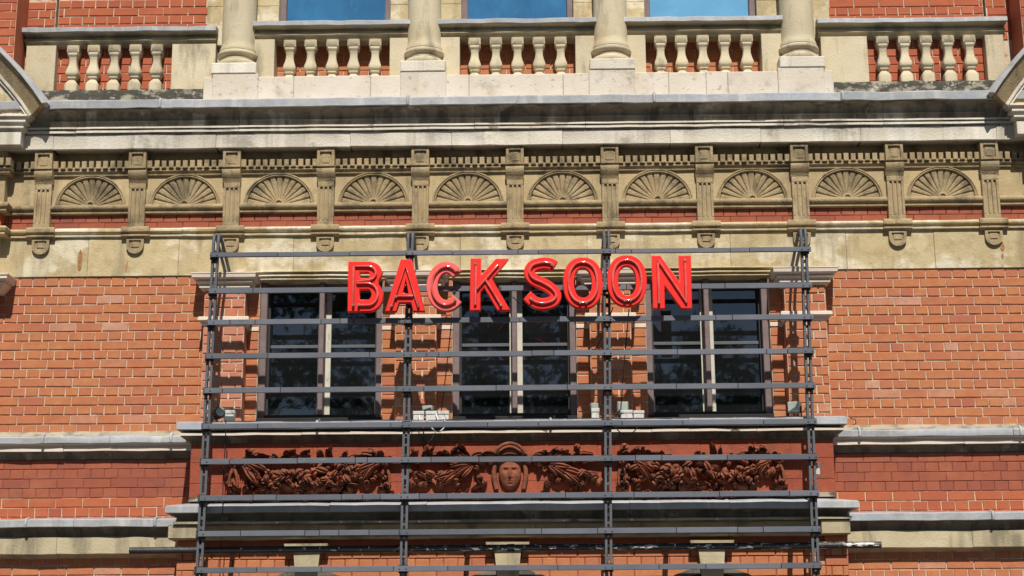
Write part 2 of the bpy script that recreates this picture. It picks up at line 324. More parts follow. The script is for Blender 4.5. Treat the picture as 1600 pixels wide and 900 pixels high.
# --- middle storey walls left and right of the window bay
ZB = 3.889 - CO * 2          # a bed joint below the upper string course
for sgn in (-1, 1):
    xa, xb = (-4.80, -2.655) if sgn < 0 else (2.625, 4.80)
    wl = wall_part(xa, xb, 0.0, 0.4, 3.60, 5.085, label='orange brick wall in English bond ' + ('left' if sgn < 0 else 'right') + ' of the windows')
    courses(wl, xa, xb, 5.085 - 17 * CO - 0.004, 17, 0.0, 'brick_orange', 'h', phase=-4.248 if sgn < 0 else 3.02)
    # plain wall beyond the picture
    wall_part(-12 if sgn < 0 else 4.80, -4.80 if sgn < 0 else 12, -0.004, 0.4, 2.5, 5.085, 'outer_brick', 'outer_wall')
    # panel between the two string courses, red rubbers with fine joints
    xa2, xb2 = (-4.80, -2.60) if sgn < 0 else (2.50, 4.80)
    wl = wall_part(xa2, xb2, 0.0, 0.4, 2.90, 3.598, 'mortar_red', label='red brick panel between the string courses')
    courses(wl, xa2, xb2, 2.93, 3, 0.0, 'brick_red', 's', phase=-4.1 if sgn < 0 else 2.9, joint=0.0062, st=0.2275)
    courses(wl, xa2, xb2, 2.93 + 3 * CO, 4, 0.0, 'brick_dull', 'h', phase=-4.1 if sgn < 0 else 2.9, joint=0.0028, st=0.2275)
    MB().box(xa2, xb2, -0.0012, 0.01, 2.93, 2.93 + 3 * CO).build('pointing', 'mortar', wl)
    # wall under the lower string
    wl = wall_part(xa2, xb2, 0.0, 0.4, 2.25, 2.70, 'mortar', label='brick wall under the lower string course')
    courses(wl, xa2, xb2, 2.609 - CO * 3, 4, 0.0, 'brick_orange', 's', phase=-4.2 if sgn < 0 else 2.85)
wall_part(-12, 12, 0.05, 0.42, 0.0, 2.25, 'outer_brick', 'outer_wall')
wall_part(-12, 12, 0.40, 0.80, 0.0, 9.6, 'outer_brick', 'back_wall')

# --- string courses beside the bay
def string(x0, x1, prof, m, name, cuts, yf=0.0, yb=0.3, retl=False, retr=False, jit=0.0028, gap=0.0015, parent=B, label=None):
    """a moulding cut into stones or lead sheets; returns the part"""
    xs = [x0] + [c for c in cuts if x0 < c < x1] + [x1]
    p = empty(name, parent=parent)
    if label: p['label'] = label
    piece = 'lead_sheet' if m == 'lead' else 'stone'
    for i in range(len(xs) - 1):
        a = xs[i] + (gap if i else 0); b = xs[i + 1] - (gap if i < len(xs) - 2 else 0)
        MB().run(a, b, yf, yb, prof, retl and i == 0, retr and i == len(xs) - 2, jit=jit).build(piece, m, p, 35)
    return p
def lead_rolls(p, xs, yf, prof):
    for x in xs:
        pts = [(x, yf - o - 0.004, z) for (o, z) in prof]
        MB().tube(pts, 0.013, 8).build('lead_roll', 'lead', p, 50)

for sgn in (-1, 1):
    xa, xb = (-12, -2.60 + XP) if sgn < 0 else (2.60 + XP, 12)
    cuts = [xa + (xb - xa) * k / 9 + 0.13 * sgn for k in range(1, 9)]
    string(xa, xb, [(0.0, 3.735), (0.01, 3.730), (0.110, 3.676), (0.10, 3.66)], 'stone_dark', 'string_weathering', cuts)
    lp = string(xa, xb, [(0.10, 3.682), (0.118, 3.674), (0.124, 3.665), (0.122, 3.618), (0.112, 3.614)], 'lead', 'lead_flashing', [c + 0.4 for c in cuts], jit=0.003)
    lead_rolls(lp, [(-3.98, -2.9) if sgn < 0 else (2.86, 4.20)][0], 0.0, [(0.08, 3.695), (0.118, 3.676), (0.126, 3.65), (0.122, 3.618)])
    string(xa, xb, [(0.06, 3.67), (0.108, 3.614), (0.098, 3.611), (0.092, 3.606), (0.092, 3.600), (0.080, 3.597), (0.080, 3.590), (0.086, 3.586), (0.086, 3.555), (0.05, 3.553)], 'stone_cream', 'string_course', cuts)
    string(xa, xb, [(0.05, 3.5545), (0.070, 3.5545), (0.060, 3.545), (0.04, 3.535), (0.024, 3.515), (0.016, 3.498), (0.0, 3.494)], 'stone_shaded', 'string_cove', cuts)  # cove's shade comes from the darkened stone colour
    lp = string(xa, xb, [(0.0, 3.0), (0.15, 2.978), (0.168, 2.968), (0.168, 2.915), (0.155, 2.911)], 'lead', 'lead_flashing', [c + 0.15 for c in cuts], jit=0.003)
    lead_rolls(lp, [(-4.06, -2.99) if sgn < 0 else (2.62, 3.9)][0], 0.0, [(0.09, 2.992), (0.160, 2.978), (0.173, 2.95), (0.168, 2.916)])
    string(xa, xb, [(0.08, 2.94), (0.152, 2.912), (0.140, 2.900), (0.118, 2.886), (0.100, 2.866), (0.092, 2.848), (0.092, 2.838), (0.02, 2.838)], 'stone_shaded', 'string_cove', cuts)
    string(xa, xb, [(0.05, 2.8375), (0.10, 2.836), (0.10, 2.700), (0.08, 2.696), (0.04, 2.686), (0.015, 2.670), (0.0, 2.665)], 'stone_olive', 'string_course', cuts)

# ------------------------------------------------------------------ ashlar band and frieze
ash = empty('ashlar_band', parent=B)
edges = [-12, -6.2, -4.9, -3.72, -2.93, -1.93, -0.48, 0.62, 1.86, 2.86, 3.62, 4.75, 6.1, 12]
for a, b in zip(edges, edges[1:]):
    MB().box(a + .001, b - .001, -0.02 + rng.uniform(-.002, .002), 0.3, 5.085, 5.432, ch=0.003).build('stone', 'stone_yellow', ash)
for (fx, fz, fw_, fh) in ((-3.785, 5.235, .026, .10), (4.205, 5.27, .022, .05), (4.20, 5.19, .014, .03)):
    fp = [(fx + fw_ * (.6 + .4 * rng.random()) * math.cos(2 * math.pi * k / 11), fz + fh * (.6 + .4 * rng.random()) * math.sin(2 * math.pi * k / 11)) for k in range(11)]
    MB().prism(fp, -0.0245, -0.015).build('rust_scab', 'rust', ash)
strip = wall_part(-12, 12, 0.004, 0.3, 5.432, 5.72, 'mortar_red', label='red brick strip under the shell frieze')
courses(strip, -4.62, 4.62, 5.494, 2, 0.0, 'brick_dull', 's', phase=0.05, joint=0.003, co=0.0775)
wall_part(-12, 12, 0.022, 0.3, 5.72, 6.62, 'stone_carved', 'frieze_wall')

SP = 0.827
bays = [-12] + [SP * k for k in range(-5, 6)] + [12]
string(-12, 12, [(0.0, 5.516), (0.035, 5.513), (0.052, 5.505), (0.060, 5.491), (0.058, 5.477), (0.048, 5.467), (0.032, 5.462), (0.030, 5.454), (0.042, 5.450), (0.042, 5.437), (0.028, 5.433), (0.0, 5.432)], 'stone_yellow', 'torus_string', bays[1:-1] + [-2.9, -1.2, 0.35, 1.35, 3.1])

# consoles
def console_parts():
    d = {}
    hw = 0.0775
    m = MB()                                        # top block: a frame round a sunk panel
    m.box(-hw, hw, -0.098, 0.06, 6.034, 6.206)
    for (a, b, c, e) in ((-hw, -hw + .026, 6.034, 6.206), (hw - .026, hw, 6.034, 6.206), (-hw + .026, hw - .026, 6.168, 6.206), (-hw + .026, hw - .026, 6.034, 6.058)):
        m.box(a, b, -0.118, -0.097, c, e, ch=0.004)
    m.box(-0.036, 0.036, -0.104, -0.097, 6.070, 6.154, ch=0.004)
    d['block'] = m.mesh('block')
    prof = [(0.09, 6.032), (0.104, 6.027), (0.110, 6.012), (0.108, 5.990), (0.098, 5.968), (0.082, 5.948), (0.070, 5.930), (0.064, 5.915), (0.045, 5.908)]
    d['scroll'] = MB().run(-hw - .002, hw + .002, 0.0, 0.06, prof, jit=0.001).mesh('scroll', 40)
    m = MB()                                        # fluted shaft: grooves are real gaps between raised strips
    w1 = 0.072
    m.box(-w1, w1, -0.050, 0.06, 5.512, 5.912)
    m.box(-w1, w1, -0.066, -0.048, 5.868, 5.912, ch=0.003); m.box(-w1, w1, -0.064, -0.048, 5.512, 5.556, ch=0.003)
    for (a, b) in ((-w1, -.050), (-.027, -.0115), (.0115, .027), (.050, w1)):
        m.box(a, b, -0.065, -0.048, 5.556, 5.868, ch=0.004)
    for x in (-.0385, 0, .0385):                    # round flute heads
        m.prism([(x - .0115, 5.869), (x - .0115, 5.858), (x - .0075, 5.864), (x, 5.867), (x + .0075, 5.864), (x + .0115, 5.858), (x + .0115, 5.869)][::-1], -0.0645, -0.048)
    d['shaft'] = m.mesh('shaft')
    prof = [(0.0, 5.524), (0.06, 5.522), (0.076, 5.512), (0.082, 5.493), (0.078, 5.472), (0.066, 5.464), (0.056, 5.460), (0.056, 5.452), (0.068, 5.448), (0.068, 5.436), (0.05, 5.430), (0.042, 5.418), (0.0, 5.416)]
    d['pad'] = MB().run(-0.123, 0.123, 0.0, 0.06, prof, step=.1, jit=0.0008).mesh('pad', 40)
    def u(r, cz, top, n=12): return [(-r, top)] + [(-r * math.cos(math.pi * k / n), cz - r * math.sin(math.pi * k / n)) for k in range(n + 1)] + [(r, top)]
    m = MB(); m.prism(u(0.076, 5.358, 5.418), -0.034, 0.02)
    out, inn = u(0.076, 5.358, 5.418), u(0.052, 5.358, 5.402)
    n = len(out)
    vs = [(x, -0.048, z) for x, z in out] + [(x, -0.048, z) for x, z in inn] + [(x, -0.033, z) for x, z in out] + [(x, -0.033, z) for x, z in inn]
    fs = []
    for k in range(n):
        q = (k + 1) % n
        fs += [(k, q, n + q, n + k), (2 * n + k, 2 * n + q, q, k), (n + k, n + q, 3 * n + q, 3 * n + k)]
    m.add(vs, fs)
    m.box(-0.034, 0.034, -0.041, -0.032, 5.341, 5.389, ch=0.003)
    d['tongue'] = m.mesh('tongue')
    return d
CP = console_parts()
for k in range(-5, 6):
    c = empty('console', (XF + SP * k, 0, 0), B)
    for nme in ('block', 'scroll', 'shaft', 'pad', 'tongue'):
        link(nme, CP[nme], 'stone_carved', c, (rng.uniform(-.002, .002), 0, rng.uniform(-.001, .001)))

# shells, arches, ledges, dentils between the consoles
def shell_mesh(R=0.276, n=13):
    m = MB(); NR, NA = 9, n * 8; vs = []; fs = []
    for i in range(NR + 1):
        r = 0.034 + (R - 0.034) * i / NR; q = i / NR
        for j in range(NA + 1):
            a = math.pi * j / NA; f = abs(math.sin(n * a))              # rounded lobes, sharp valleys between
            rr = r * (1 + (0.035 * f - 0.03) * q ** 4)
            y = -0.006 - 0.020 * q ** 0.8 * min(1, f * 1.6) ** 0.5 + 0.014 * q * (1 - q) * 2
            vs.append((rr * math.cos(a), y, rr * math.sin(a)))
    for i in range(NR):
        for j in range(NA): fs.append((i * (NA + 1) + j, (i + 1) * (NA + 1) + j, (i + 1) * (NA + 1) + j + 1, i * (NA + 1) + j + 1))
    o = NR * (NA + 1)
    base = len(vs)
    for j in range(NA + 1): x, y, z = vs[o + j]; vs.append((x, 0.03, z))
    for j in range(NA): fs.append((o + j, base + j, base + j + 1, o + j + 1))
    return m.add(vs, fs).mesh('shell', 50)
def arch_mesh(prof, n=40):
    """half ring; prof (radius, y) across the ring"""
    vs = []; fs = []; p = len(prof)
    for j in range(n + 1):
        a = math.pi * j / n
        for (r, y) in prof: vs.append((r * math.cos(a), y, r * math.sin(a)))
    for j in range(n):
        for k in range(p - 1): fs.append((j * p + k, j * p + k + 1, (j + 1) * p + k + 1, (j + 1) * p + k))
    return MB().add(vs, fs).mesh('arch', 35)
SHELL = shell_mesh()
ARCH = arch_mesh([(0.313, 0.0), (0.312, -0.014), (0.307, -0.020), (0.300, -0.020), (0.297, -0.013), (0.294, -0.011), (0.291, -0.015), (0.286, -0.017), (0.281, -0.012), (0.278, -0.002), (0.276, 0.045)])
HUB = arch_mesh([(0.040, 0.02), (0.040, -0.030), (0.034, -0.036), (0.024, -0.036), (0.020, -0.026), (0.0, -0.022)], 14)
def spandrel_mesh(hw, zt):
    """wall plate with a half-round opening for the shell"""
    n = 32; R = 0.284; vs = []; fs = []
    arc = [(R * math.cos(math.pi * j / n), R * math.sin(math.pi * j / n)) for j in range(n + 1)]
    outer = []
    for (x, z) in arc:
        t = min(hw / abs(x) if abs(x) > 1e-6 else 99, zt / z if z > 1e-6 else 99); outer.append((x * t, z * t))
    for (x, z) in arc: vs.append((x, 0.0, z))
    for (x, z) in outer: vs.append((x, 0.0, z))
    for j in range(n): fs.append((j, n + 1 + j, n + 2 + j, j + 1))
    k0 = len(vs); vs += [(hw, 0.0, zt), (-hw, 0.0, zt)]
    for sg, kk in ((1, k0), (-1, k0 + 1)):          # fill the corners
        best = [j for j in range(n) if (outer[j][1] < zt - 1e-6) != (outer[j + 1][1] < zt - 1e-6) and outer[j][0] * sg > 0]
        for j in best: fs.append((n + 1 + j, kk, n + 2 + j))
    return MB().add(vs, fs).mesh('spandrel')
hwb = SP / 2 - 0.073
SPAN = spandrel_mesh(hwb, 0.304)
led_prof = [(0.02, 5.728), (0.048, 5.725), (0.057, 5.714), (0.060, 5.700), (0.056, 5.686), (0.046, 5.678), (0.034, 5.674), (0.032, 5.663), (0.040, 5.660), (0.040, 5.648), (0.022, 5.644), (0.0, 5.642)]
LEDGE = MB().run(-hwb, hwb, 0, 0.05, led_prof, jit=0.0012).mesh('ledge', 40)
mou_prof = [(0.02, 6.043), (0.058, 6.041), (0.062, 6.030), (0.056, 6.018), (0.045, 6.011), (0.043, 6.003), (0.049, 6.000), (0.047, 5.991), (0.034, 5.987), (0.0, 5.986)]
MOULD = MB().run(-hwb, hwb, 0, 0.05, mou_prof, jit=0.0010).mesh('bed_mould', 40)
DENT = [MB().box(-.0215, .0215, -0.080, 0.0, 6.048, 6.118, ch=0.003).mesh('dentil'), MB().box(-.0205, .0205, -0.0785, 0.0, 6.049, 6.117, ch=0.005).mesh('dentil')]
FIL = MB().box(-hwb, hwb, -0.060, 0.0, 6.044, 6.066, ch=0.002).mesh('dentil_fillet')
for k in range(-6, 6):
    xc = XF + SP * (k + 0.5); mid = -5 <= k <= 4
    bay = empty('frieze_bay', (xc, 0, 0), B)
    link('bed_mould', MOULD, 'stone_carved', bay); link('ledge', LEDGE, 'stone_carved', bay); link('dentil_fillet', FIL, 'stone_carved', bay)
    for i in range(11):
        x = (i - 5) * 0.0625
        o = link('dentil', DENT[rng.randrange(2)], 'stone_carved', bay, (x + rng.uniform(-.001, .001), rng.uniform(-.002, .002), rng.uniform(-.0015, .0015)))
    if mid:
        link('spandrel', SPAN, 'stone_frieze', bay, (0, -0.026, 5.706)).scale = (1, 1, 0.96)
        o = link('shell', SHELL, 'stone_carved', bay, (0, -0.003, 5.716)); o.scale = (1, 1, 0.94)
        link('shell_arch', ARCH, 'stone_carved', bay, (0, -0.026, 5.712)).scale = (1, 1, 0.94); link('shell_hub', HUB, 'stone_carved', bay, (0, -0.012, 5.726))
    else:
        MB().box(-hwb, hwb, -0.026, 0.0, 5.70, 5.995).build('panel', 'stone_frieze', bay)

# ------------------------------------------------------------------ main cornice
cuts_c = [-5.9, -4.05, -2.62, -1.44, -0.55, 0.42, 1.36, 2.15, 3.02, 4.2, 5.5]
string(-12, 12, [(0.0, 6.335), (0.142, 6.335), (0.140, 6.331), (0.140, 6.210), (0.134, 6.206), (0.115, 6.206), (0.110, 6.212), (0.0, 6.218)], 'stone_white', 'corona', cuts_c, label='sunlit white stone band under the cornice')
string(-12, 12, [(0.12, 6.56), (0.236, 6.540), (0.230, 6.534), (0.196, 6.528), (0.168, 6.512), (0.150, 6.490), (0.146, 6.470), (0.152, 6.466), (0.152, 6.460), (0.136, 6.452), (0.131, 6.430), (0.131, 6.408), (0.140, 6.402), (0.166, 6.400), (0.166, 6.388), (0.152, 6.384), (0.150, 6.374), (0.158, 6.370), (0.158, 6.354), (0.146, 6.350), (0.143, 6.342), (0.142, 6.337), (0.05, 6.336)], 'stone_cornice', 'cornice_moulding', [c + 0.2 for c in cuts_c], label='weathered cornice moulding with shade darkened into its stone colour')
for (o_, za, zb) in ((0.1685, 6.4005, 6.386), (0.1605, 6.3705, 6.352)):
    string(-12, 12, [(0.10, za), (o_, za), (o_, zb), (0.10, zb)], 'stone_white', 'cornice_fillet', [c + 0.2 for c in cuts_c], jit=0.002)  # sunlit fillets painted as pale strips on the darkened moulding
lp = string(-12, 12, [(0.0, 6.665), (0.17, 6.645), (0.240, 6.626), (0.252, 6.614), (0.250, 6.548), (0.238, 6.542), (0.17, 6.55)], 'lead', 'lead_flashing', [-7, -4.9, -3.1, -0.93, 0.02, 1.22, 2.84, 4.8, 7], jit=0.004, label='grey lead sheet over the cornice edge')
lead_rolls(lp, [-3.1, -0.93, 1.22, 2.86], 0.0, [(0.15, 6.652), (0.240, 6.628), (0.258, 6.60), (0.252, 6.548)])

# ------------------------------------------------------------------ upper storey
UP0 = set(B.children)
def add_baluster_mesh():
    h = 0.462; z = lambda t: h * (1 - t)
    pr = [(.055, 0), (.055, .135), (.049, .15), (.052, .165), (.047, .20), (.038, .225), (.038, .245), (.034, .27), (.034, .36), (.041, .44), (.053, .52), (.057, .57), (.053, .615), (.040, .64), (.043, .65), (.043, .668), (.030, .685), (.030, .71), (.037, .73), (.050, .77), (.056, .81), (.056, 1.0)]
    return MB().square_lathe([(r, z(t)) for r, t in pr]).mesh('baluster', 42)
BAL = add_baluster_mesh()
rail_prof = lambda: [(0.05, 7.345), (0.012, 7.338), (-0.016, 7.324), (-0.022, 7.306), (-0.016, 7.302), (0.006, 7.298), (0.006, 7.276), (-0.012, 7.271), (-0.022, 7.260), (-0.024, 7.240), (-0.03, 7.236)]
lead_prof = [(-0.06, 7.402), (0.046, 7.392), (0.060, 7.384), (0.060, 7.346), (0.05, 7.343)]
def balustrade(x0, x1, y, xs, label, plinth_m, dado):
    b = empty('balustrade', parent=B); b['label'] = label
    MB().run(x0, x1, y, 0.09, [(p[0], p[1]) for p in rail_prof()], jit=0.0022, step=.15).build('rail', 'stone_olive', b, 35)
    MB().run(x0 - .01, x1 + .01, y, 0.09, lead_prof, jit=0.003, step=.12).build('lead_cap', 'lead', b, 35)
    for x in xs:
        o = link('baluster', BAL, 'stone_pier', b, (x + rng.uniform(-.002, .002), y + (0.062 if y < -.1 else 0.045), 6.772 + rng.uniform(-.002, .002)))
        o.rotation_euler = (rng.uniform(-.006, .006), rng.uniform(-.006, .006), rng.uniform(-.03, .03))
    for (a, e) in dado:
        MB().box(a, e, y + 0.005, 0.14, 6.74, 7.24, ch=0.004).build('pedestal', 'stone_pier', b)
    return b
bx = [-0.385, -0.193, 0.0, 0.194, 0.387]
for c, l in ((-1.665, 'left'), (0, 'middle'), (1.665, 'right')):
    c += XU
    balustrade(c - 0.70, c + 0.70, -0.115, [c + q for q in bx], 'stone balustrade between columns under the ' + l + ' upper window', None, [(c - 0.70, c - 0.518), (c + 0.518, c + 0.70)])
sb = balustrade(-4.44, -2.70, -0.03, [-3.996, -3.806, -3.616, -3.426, -3.236], 'stone balustrade in front of brick, left end', None, [(-4.42, -4.15), (-3.095, -2.70)])
sb2 = balustrade(2.74, 4.42, -0.03, [3.316, 3.512, 3.705, 3.902, 4.097], 'stone balustrade in front of brick, right end', None, [(2.76, 3.176), (4.235, 4.40)])
# blocking course under the side balustrades, white plinth under the columns
for (a, b_) in ((-4.6, XU - 2.78), (XU + 2.78, 4.7)):
    p = empty('blocking_course', parent=B); p['label'] = 'mossy blackened stone course under the side balustrade'
    n = 2
    for i in range(n): MB().run(a + (b_ - a) * i / n + .001, a + (b_ - a) * (i + 1) / n - .001, -0.06, 0.3, [(-0.05, 6.797), (-0.006, 6.794), (0.0, 6.786), (0.012, 6.73), (0.03, 6.62), (0.035, 6.58)], jit=0.005, step=.06).build('stone', 'stone_moss', p, 50)
pl = empty('plinth', parent=B); pl['label'] = 'pale stone plinth carrying the four columns'
pe = [-2.78, -2.44, -1.98, -1.30, -0.95, -0.43, 0.40, 0.98, 1.33, 1.66, 1.85, 2.30, 2.78]
for a, b_ in zip(pe, pe[1:]):
    MB().box(XU + a + .001, XU + b_ - .001, -0.25 + rng.uniform(-.002, .002), 0.2, 6.56, 6.826 + rng.uniform(-.003, .003), ch=0.006).build('stone', 'stone_plinth', pl)
for k in (-1.5, -.5, .5, 1.5):
    MB().box(XU + k * 1.662 - .203, XU + k * 1.662 + .203, -0.272, -0.05, 6.60, 6.848, ch=0.006).build('pedestal', 'stone_plinth', pl)
COLM = None
for k in (-1.5, -.5, .5, 1.5):
    x = XU + k * 1.662
    c = empty('column', (x, -0.085, 0), B)
    if COLM is None:
        COLM = {}
        tor = []
        for j in range(9): a = math.pi * j / 8; tor.append((0.158 + 0.028 * math.sin(a), 7.012 - 0.036 + 0.036 * math.cos(a)))
        top = []
        for j in range(9): a = math.pi * j / 8; top.append((0.163 + 0.020 * math.sin(a), 7.098 - 0.024 + 0.024 * math.cos(a)))
        COLM['shaft'] = MB().lathe(0, 0, [(0.135, 9.5), (0.148, 8.4), (0.151, 7.2), (0.153, 7.16), (0.163, 7.135), (0.166, 7.12), (0.166, 7.104)], 40).mesh('shaft', 40)
        COLM['base_ring'] = MB().lathe(0, 0, [(0.150, 7.105)] + top + [(0.156, 7.048), (0.152, 7.036), (0.156, 7.02)], 40).mesh('base_ring', 40)
        COLM['torus'] = MB().lathe(0, 0, [(0.15, 7.022)] + tor + [(0.15, 6.95)], 40).mesh('torus', 40)
        COLM['base_block'] = MB().box(-.200, .200, -.195, .14, 6.848, 6.952, ch=0.008).mesh('base_block')
    for nme in ('shaft', 'base_ring', 'torus', 'base_block'): link(nme, COLM[nme], 'stone_white' if nme == 'base_block' else 'stone_pier', c)

# brick walls of the upper storey (also seen between the balusters)
for (xa, xb, lab) in ((-4.18, XU - 2.83, 'upper brick wall behind the left balustrade'), (XU + 2.83, 4.27, 'upper brick wall behind the right balustrade')):
    wl = wall_part(xa, xb, 0.075, 0.45, 6.60, 9.5, label=lab)
    courses(wl, xa, xb, 6.76, 12, 0.075, 'brick_red', 's', phase=-3.9 if xa < 0 else 3.1)
for sgn in (-1, 1):
    xa, xb = (-4.62, -4.20) if sgn < 0 else (4.29, 4.62)
    wl = wall_part(xa, xb, 0.06, 0.45, 6.60, 9.5, label='narrow brick strip beside the ' + ('left' if sgn < 0 else 'right') + ' pavilion')
    courses(wl, xa, xb, 7.22, 6, 0.06, 'brick_red', 'h', phase=-4.3 if sgn < 0 else 4.3)
dadow = wall_part(XU - 2.80, XU + 2.80, 0.075, 0.45, 6.60, 7.32, 'mortar', label='brick behind the middle balustrades')
for c in (-1.665, 0, 1.665): courses(dadow, XU + c - 0.52, XU + c + 0.52, 6.76, 6, 0.075, 'brick_orange', 'h', phase=0.1)
# stone piers between the windows
edges_j = [-2.83, -2.175, -1.155, -0.51, 0.51, 1.155, 2.175, 2.83]
for i in (0, 2, 4, 6):
    a, b_ = XU + edges_j[i], XU + edges_j[i + 1]
    p = empty('stone_pier', parent=B)
    for j, z in enumerate((7.24, 7.62, 7.95, 8.45)): MB().box(a, b_, 0.02, 0.45, z + .001, (7.62, 7.95, 8.45, 9.5)[j] - .001, ch=.003).build('stone', 'stone_yellow', p)
for i, c in enumerate((-1.665, 0, 1.665)):
    c += XU
    wn = empty('upper_window', parent=B); wn['label'] = ('left', 'middle', 'right')[i] + ' upper window with sky reflection painted blue into its glass'
    MB().box(c - .462, c + .462, 0.135, 0.15, 7.24, 9.4).build('pane', 'glass_blue_pale' if i == 2 else 'glass_blue', wn)
    for s_ in (-1, 1):
        a, b_ = sorted((c + s_ * .452, c + s_ * .512))
        MB().box(a, b_, 0.09, 0.2, 7.24, 9.4, ch=.006).build('frame', 'frame_paint', wn)

for o in B.children:
    if o not in UP0: o.location = (0.0075 * o.location.x + o.location.x, o.location.y + 0.10, o.location.z + 0.037)

# ------------------------------------------------------------------ pavilions at both edges
for sgn in (-1, 1):
    side = 'left' if sgn < 0 else 'right'
    pv = empty('pavilion', parent=B); pv['label'] = 'projecting pavilion with curved pediment at the ' + side + ' edge'
    X = (lambda v: v) if sgn > 0 else (lambda v: -v)
    e = 4.456 if sgn < 0 else 4.500                    # where its face starts
    def bxp(nm, a, b_, y0, y1, z0, z1, m):
        p, q = sorted((X(a), X(b_))); return MB().box(p, q, y0, y1, z0, z1, ch=0.004).build(nm, m, pv)
    def mo(nm, a, prof, m, yf=-0.12):
        p, q = sorted((X(a), X(12)))
        return MB().run(p, q, yf, 0.05, prof, retl=sgn > 0, retr=sgn < 0, jit=0.001).build(nm, m, pv, 35)
    bxp('frieze_block', e, 12, -0.12, 0.1, 5.70, 6.215, 'stone_carved')
    bxp('brick_face', e + .02, 12, -0.10, 0.1, 5.44, 5.70, 'brick_red')
    bxp('ashlar', e + .03, 12, -0.11, 0.1, 5.05, 5.43, 'stone_yellow')
    mo('ledge', e, led_prof, 'stone_carved'); mo('torus', e, [(0.0, 5.516), (0.035, 5.513), (0.052, 5.505), (0.060, 5.491), (0.048, 5.467), (0.030, 5.458), (0.042, 5.450), (0.042, 5.437), (0.0, 5.432)], 'stone_yellow')
    mo('bed_mould', e, mou_prof, 'stone_carved')
    for i in range(5): bxp('dentil', e - .06 + i * .0625, e - .018 + i * .0625, -0.20, -0.1, 6.048, 6.118, 'stone_carved')
    ec = e - 0.152
    bxp('corona', ec, 12, -0.25, 0.1, 6.217, 6.341, 'stone_white')
    mo('cornice', ec, [(0.02, 6.478), (0.064, 6.476), (0.066, 6.460), (0.040, 6.454), (0.034, 6.436), (0.046, 6.430), (0.046, 6.414), (0.020, 6.408), (0.014, 6.384), (0.026, 6.380), (0.026, 6.366), (0.0, 6.358), (0.0, 6.343)], 'stone_white', yf=-0.25)
    # curved pediment: rings about a centre outside the picture
    R = 3.0; ang = math.radians(56); xe = 4.107 if sgn < 0 else 4.151
    cx = xe + R * math.sin(ang); cz = 6.562 - R * math.cos(ang)
    def ring(nm, prof, m, n=36, a0=0.0):
        """prof: (radius offset, y) closed outline; swept along the arc"""
        vs = []; fs = []; p = len(prof)
        for j in range(n + 1):
            a = -ang - a0 + (2 * (ang + a0)) * j / n
            for (dr, y) in prof: vs.append((X(cx + (R + dr) * math.sin(a)), y, cz + (R + dr) * math.cos(a)))
        for j in range(n):
            for k in range(p): fs.append((j * p + k, j * p + (k + 1) % p, (j + 1) * p + (k + 1) % p, (j + 1) * p + k))
        fs.append(tuple(range(p - 1, -1, -1))); fs.append(tuple(n * p + k for k in range(p)))
        return MB().add(vs, fs).build(nm, m, pv, 35)
    ring('lead_cover', [(0.0, -0.37), (0.012, -0.37), (0.04, -0.33), (0.05, -0.05), (0.0, -0.05)], 'lead', a0=0.004)
    ring('pediment_moulding', [(-0.002, -0.35), (-0.002, -0.05), (-0.13, -0.05), (-0.13, -0.27), (-0.10, -0.285), (-0.04, -0.325)], 'stone_carved')
    ring('pediment_fillet', [(-0.131, -0.275), (-0.131, -0.05), (-0.18, -0.05), (-0.18, -0.25), (-0.16, -0.25), (-0.155, -0.27)], 'stone_white')
    ring('pediment_band', [(-0.181, -0.225), (-0.181, -0.05), (-0.34, -0.05), (-0.34, -0.225)], 'stone_yellow')
    bxp('tympanum', ec + .28, 12, -0.16, 0.0, 6.47, 6.80, 'stone_shaded')
    # brick corner above
    ub = 4.452 if sgn < 0 else 4.50
    p, q = sorted((X(ub), X(12)))
    wl = MB().box(p, q, -0.15, 0.45, 6.55, 9.5).build('brick_face', 'brick_red', pv)
    p, q = sorted((X(ub + .003), X(4.9)))
    cw = wall_part(p, q, -0.151, -0.10, 6.9, 8.6, 'mortar', 'brick_wall', 'brick corner above the ' + side + ' pediment')
    courses(cw, p, q, 6.95, 12, -0.151, 'brick_red', 's', phase=p)
    # window pier capital that just enters the picture
    ce = 4.325 if sgn < 0 else 4.70
    mo2 = [(0.096, 5.066), (0.106, 5.063), (0.106, 5.05), (0.097, 5.045), (0.098, 5.02), (0.088, 5.008), (0.062, 5.0), (0.070, 4.99), (0.05, 4.976), (0.036, 4.955), (0.0, 4.92)]
    p, q = sorted((X(ce + .11), X(4.85)))
    MB().run(p, q, -0.15, 0.0, mo2, retl=sgn > 0, retr=sgn < 0).build('capital', 'stone_cream', pv, 35)
    p, q = sorted((X(ce + .16), X(4.85)))
    pb = MB().box(p, q, -0.13, 0.05, 3.75, 4.94).build('pier', 'brick_salmon', pv)

# ------------------------------------------------------------------ window bay
piers = [XW + v for v in (-2.470, -0.836, 0.817, 2.475)]
wins = [XW + v for v in (-1.665, 0.0, 1.658)]
# wall round the windows, with real openings
op = 0.530
ww = empty('window_wall', parent=B)
xs = [-2.66] + [v for c in wins for v in (c - op, c + op)] + [2.63]
for i in range(0, 8, 2):
    MB().box(xs[i], xs[i + 1], 0.0, 0.35, 3.60, 5.03).build('masonry', 'mortar', ww)
lint = MB().box(-2.66, 2.63, -0.004, 0.35, 5.03, 5.085).build('lintel', 'stone_yellow', ww)
for i, c in enumerate(wins):
    hd = MB().run(c - .56, c + .56, -0.004, 0.0, [(0.0, 5.114), (0.046, 5.110), (0.050, 5.102), (0.024, 5.096), (0.018, 5.084), (0.032, 5.080), (0.034, 5.068), (0.012, 5.062), (0.006, 5.052), (0.020, 5.048), (0.020, 5.040), (0.0, 5.036)], True, True).build('window_head', 'stone_yellow', B, 35)
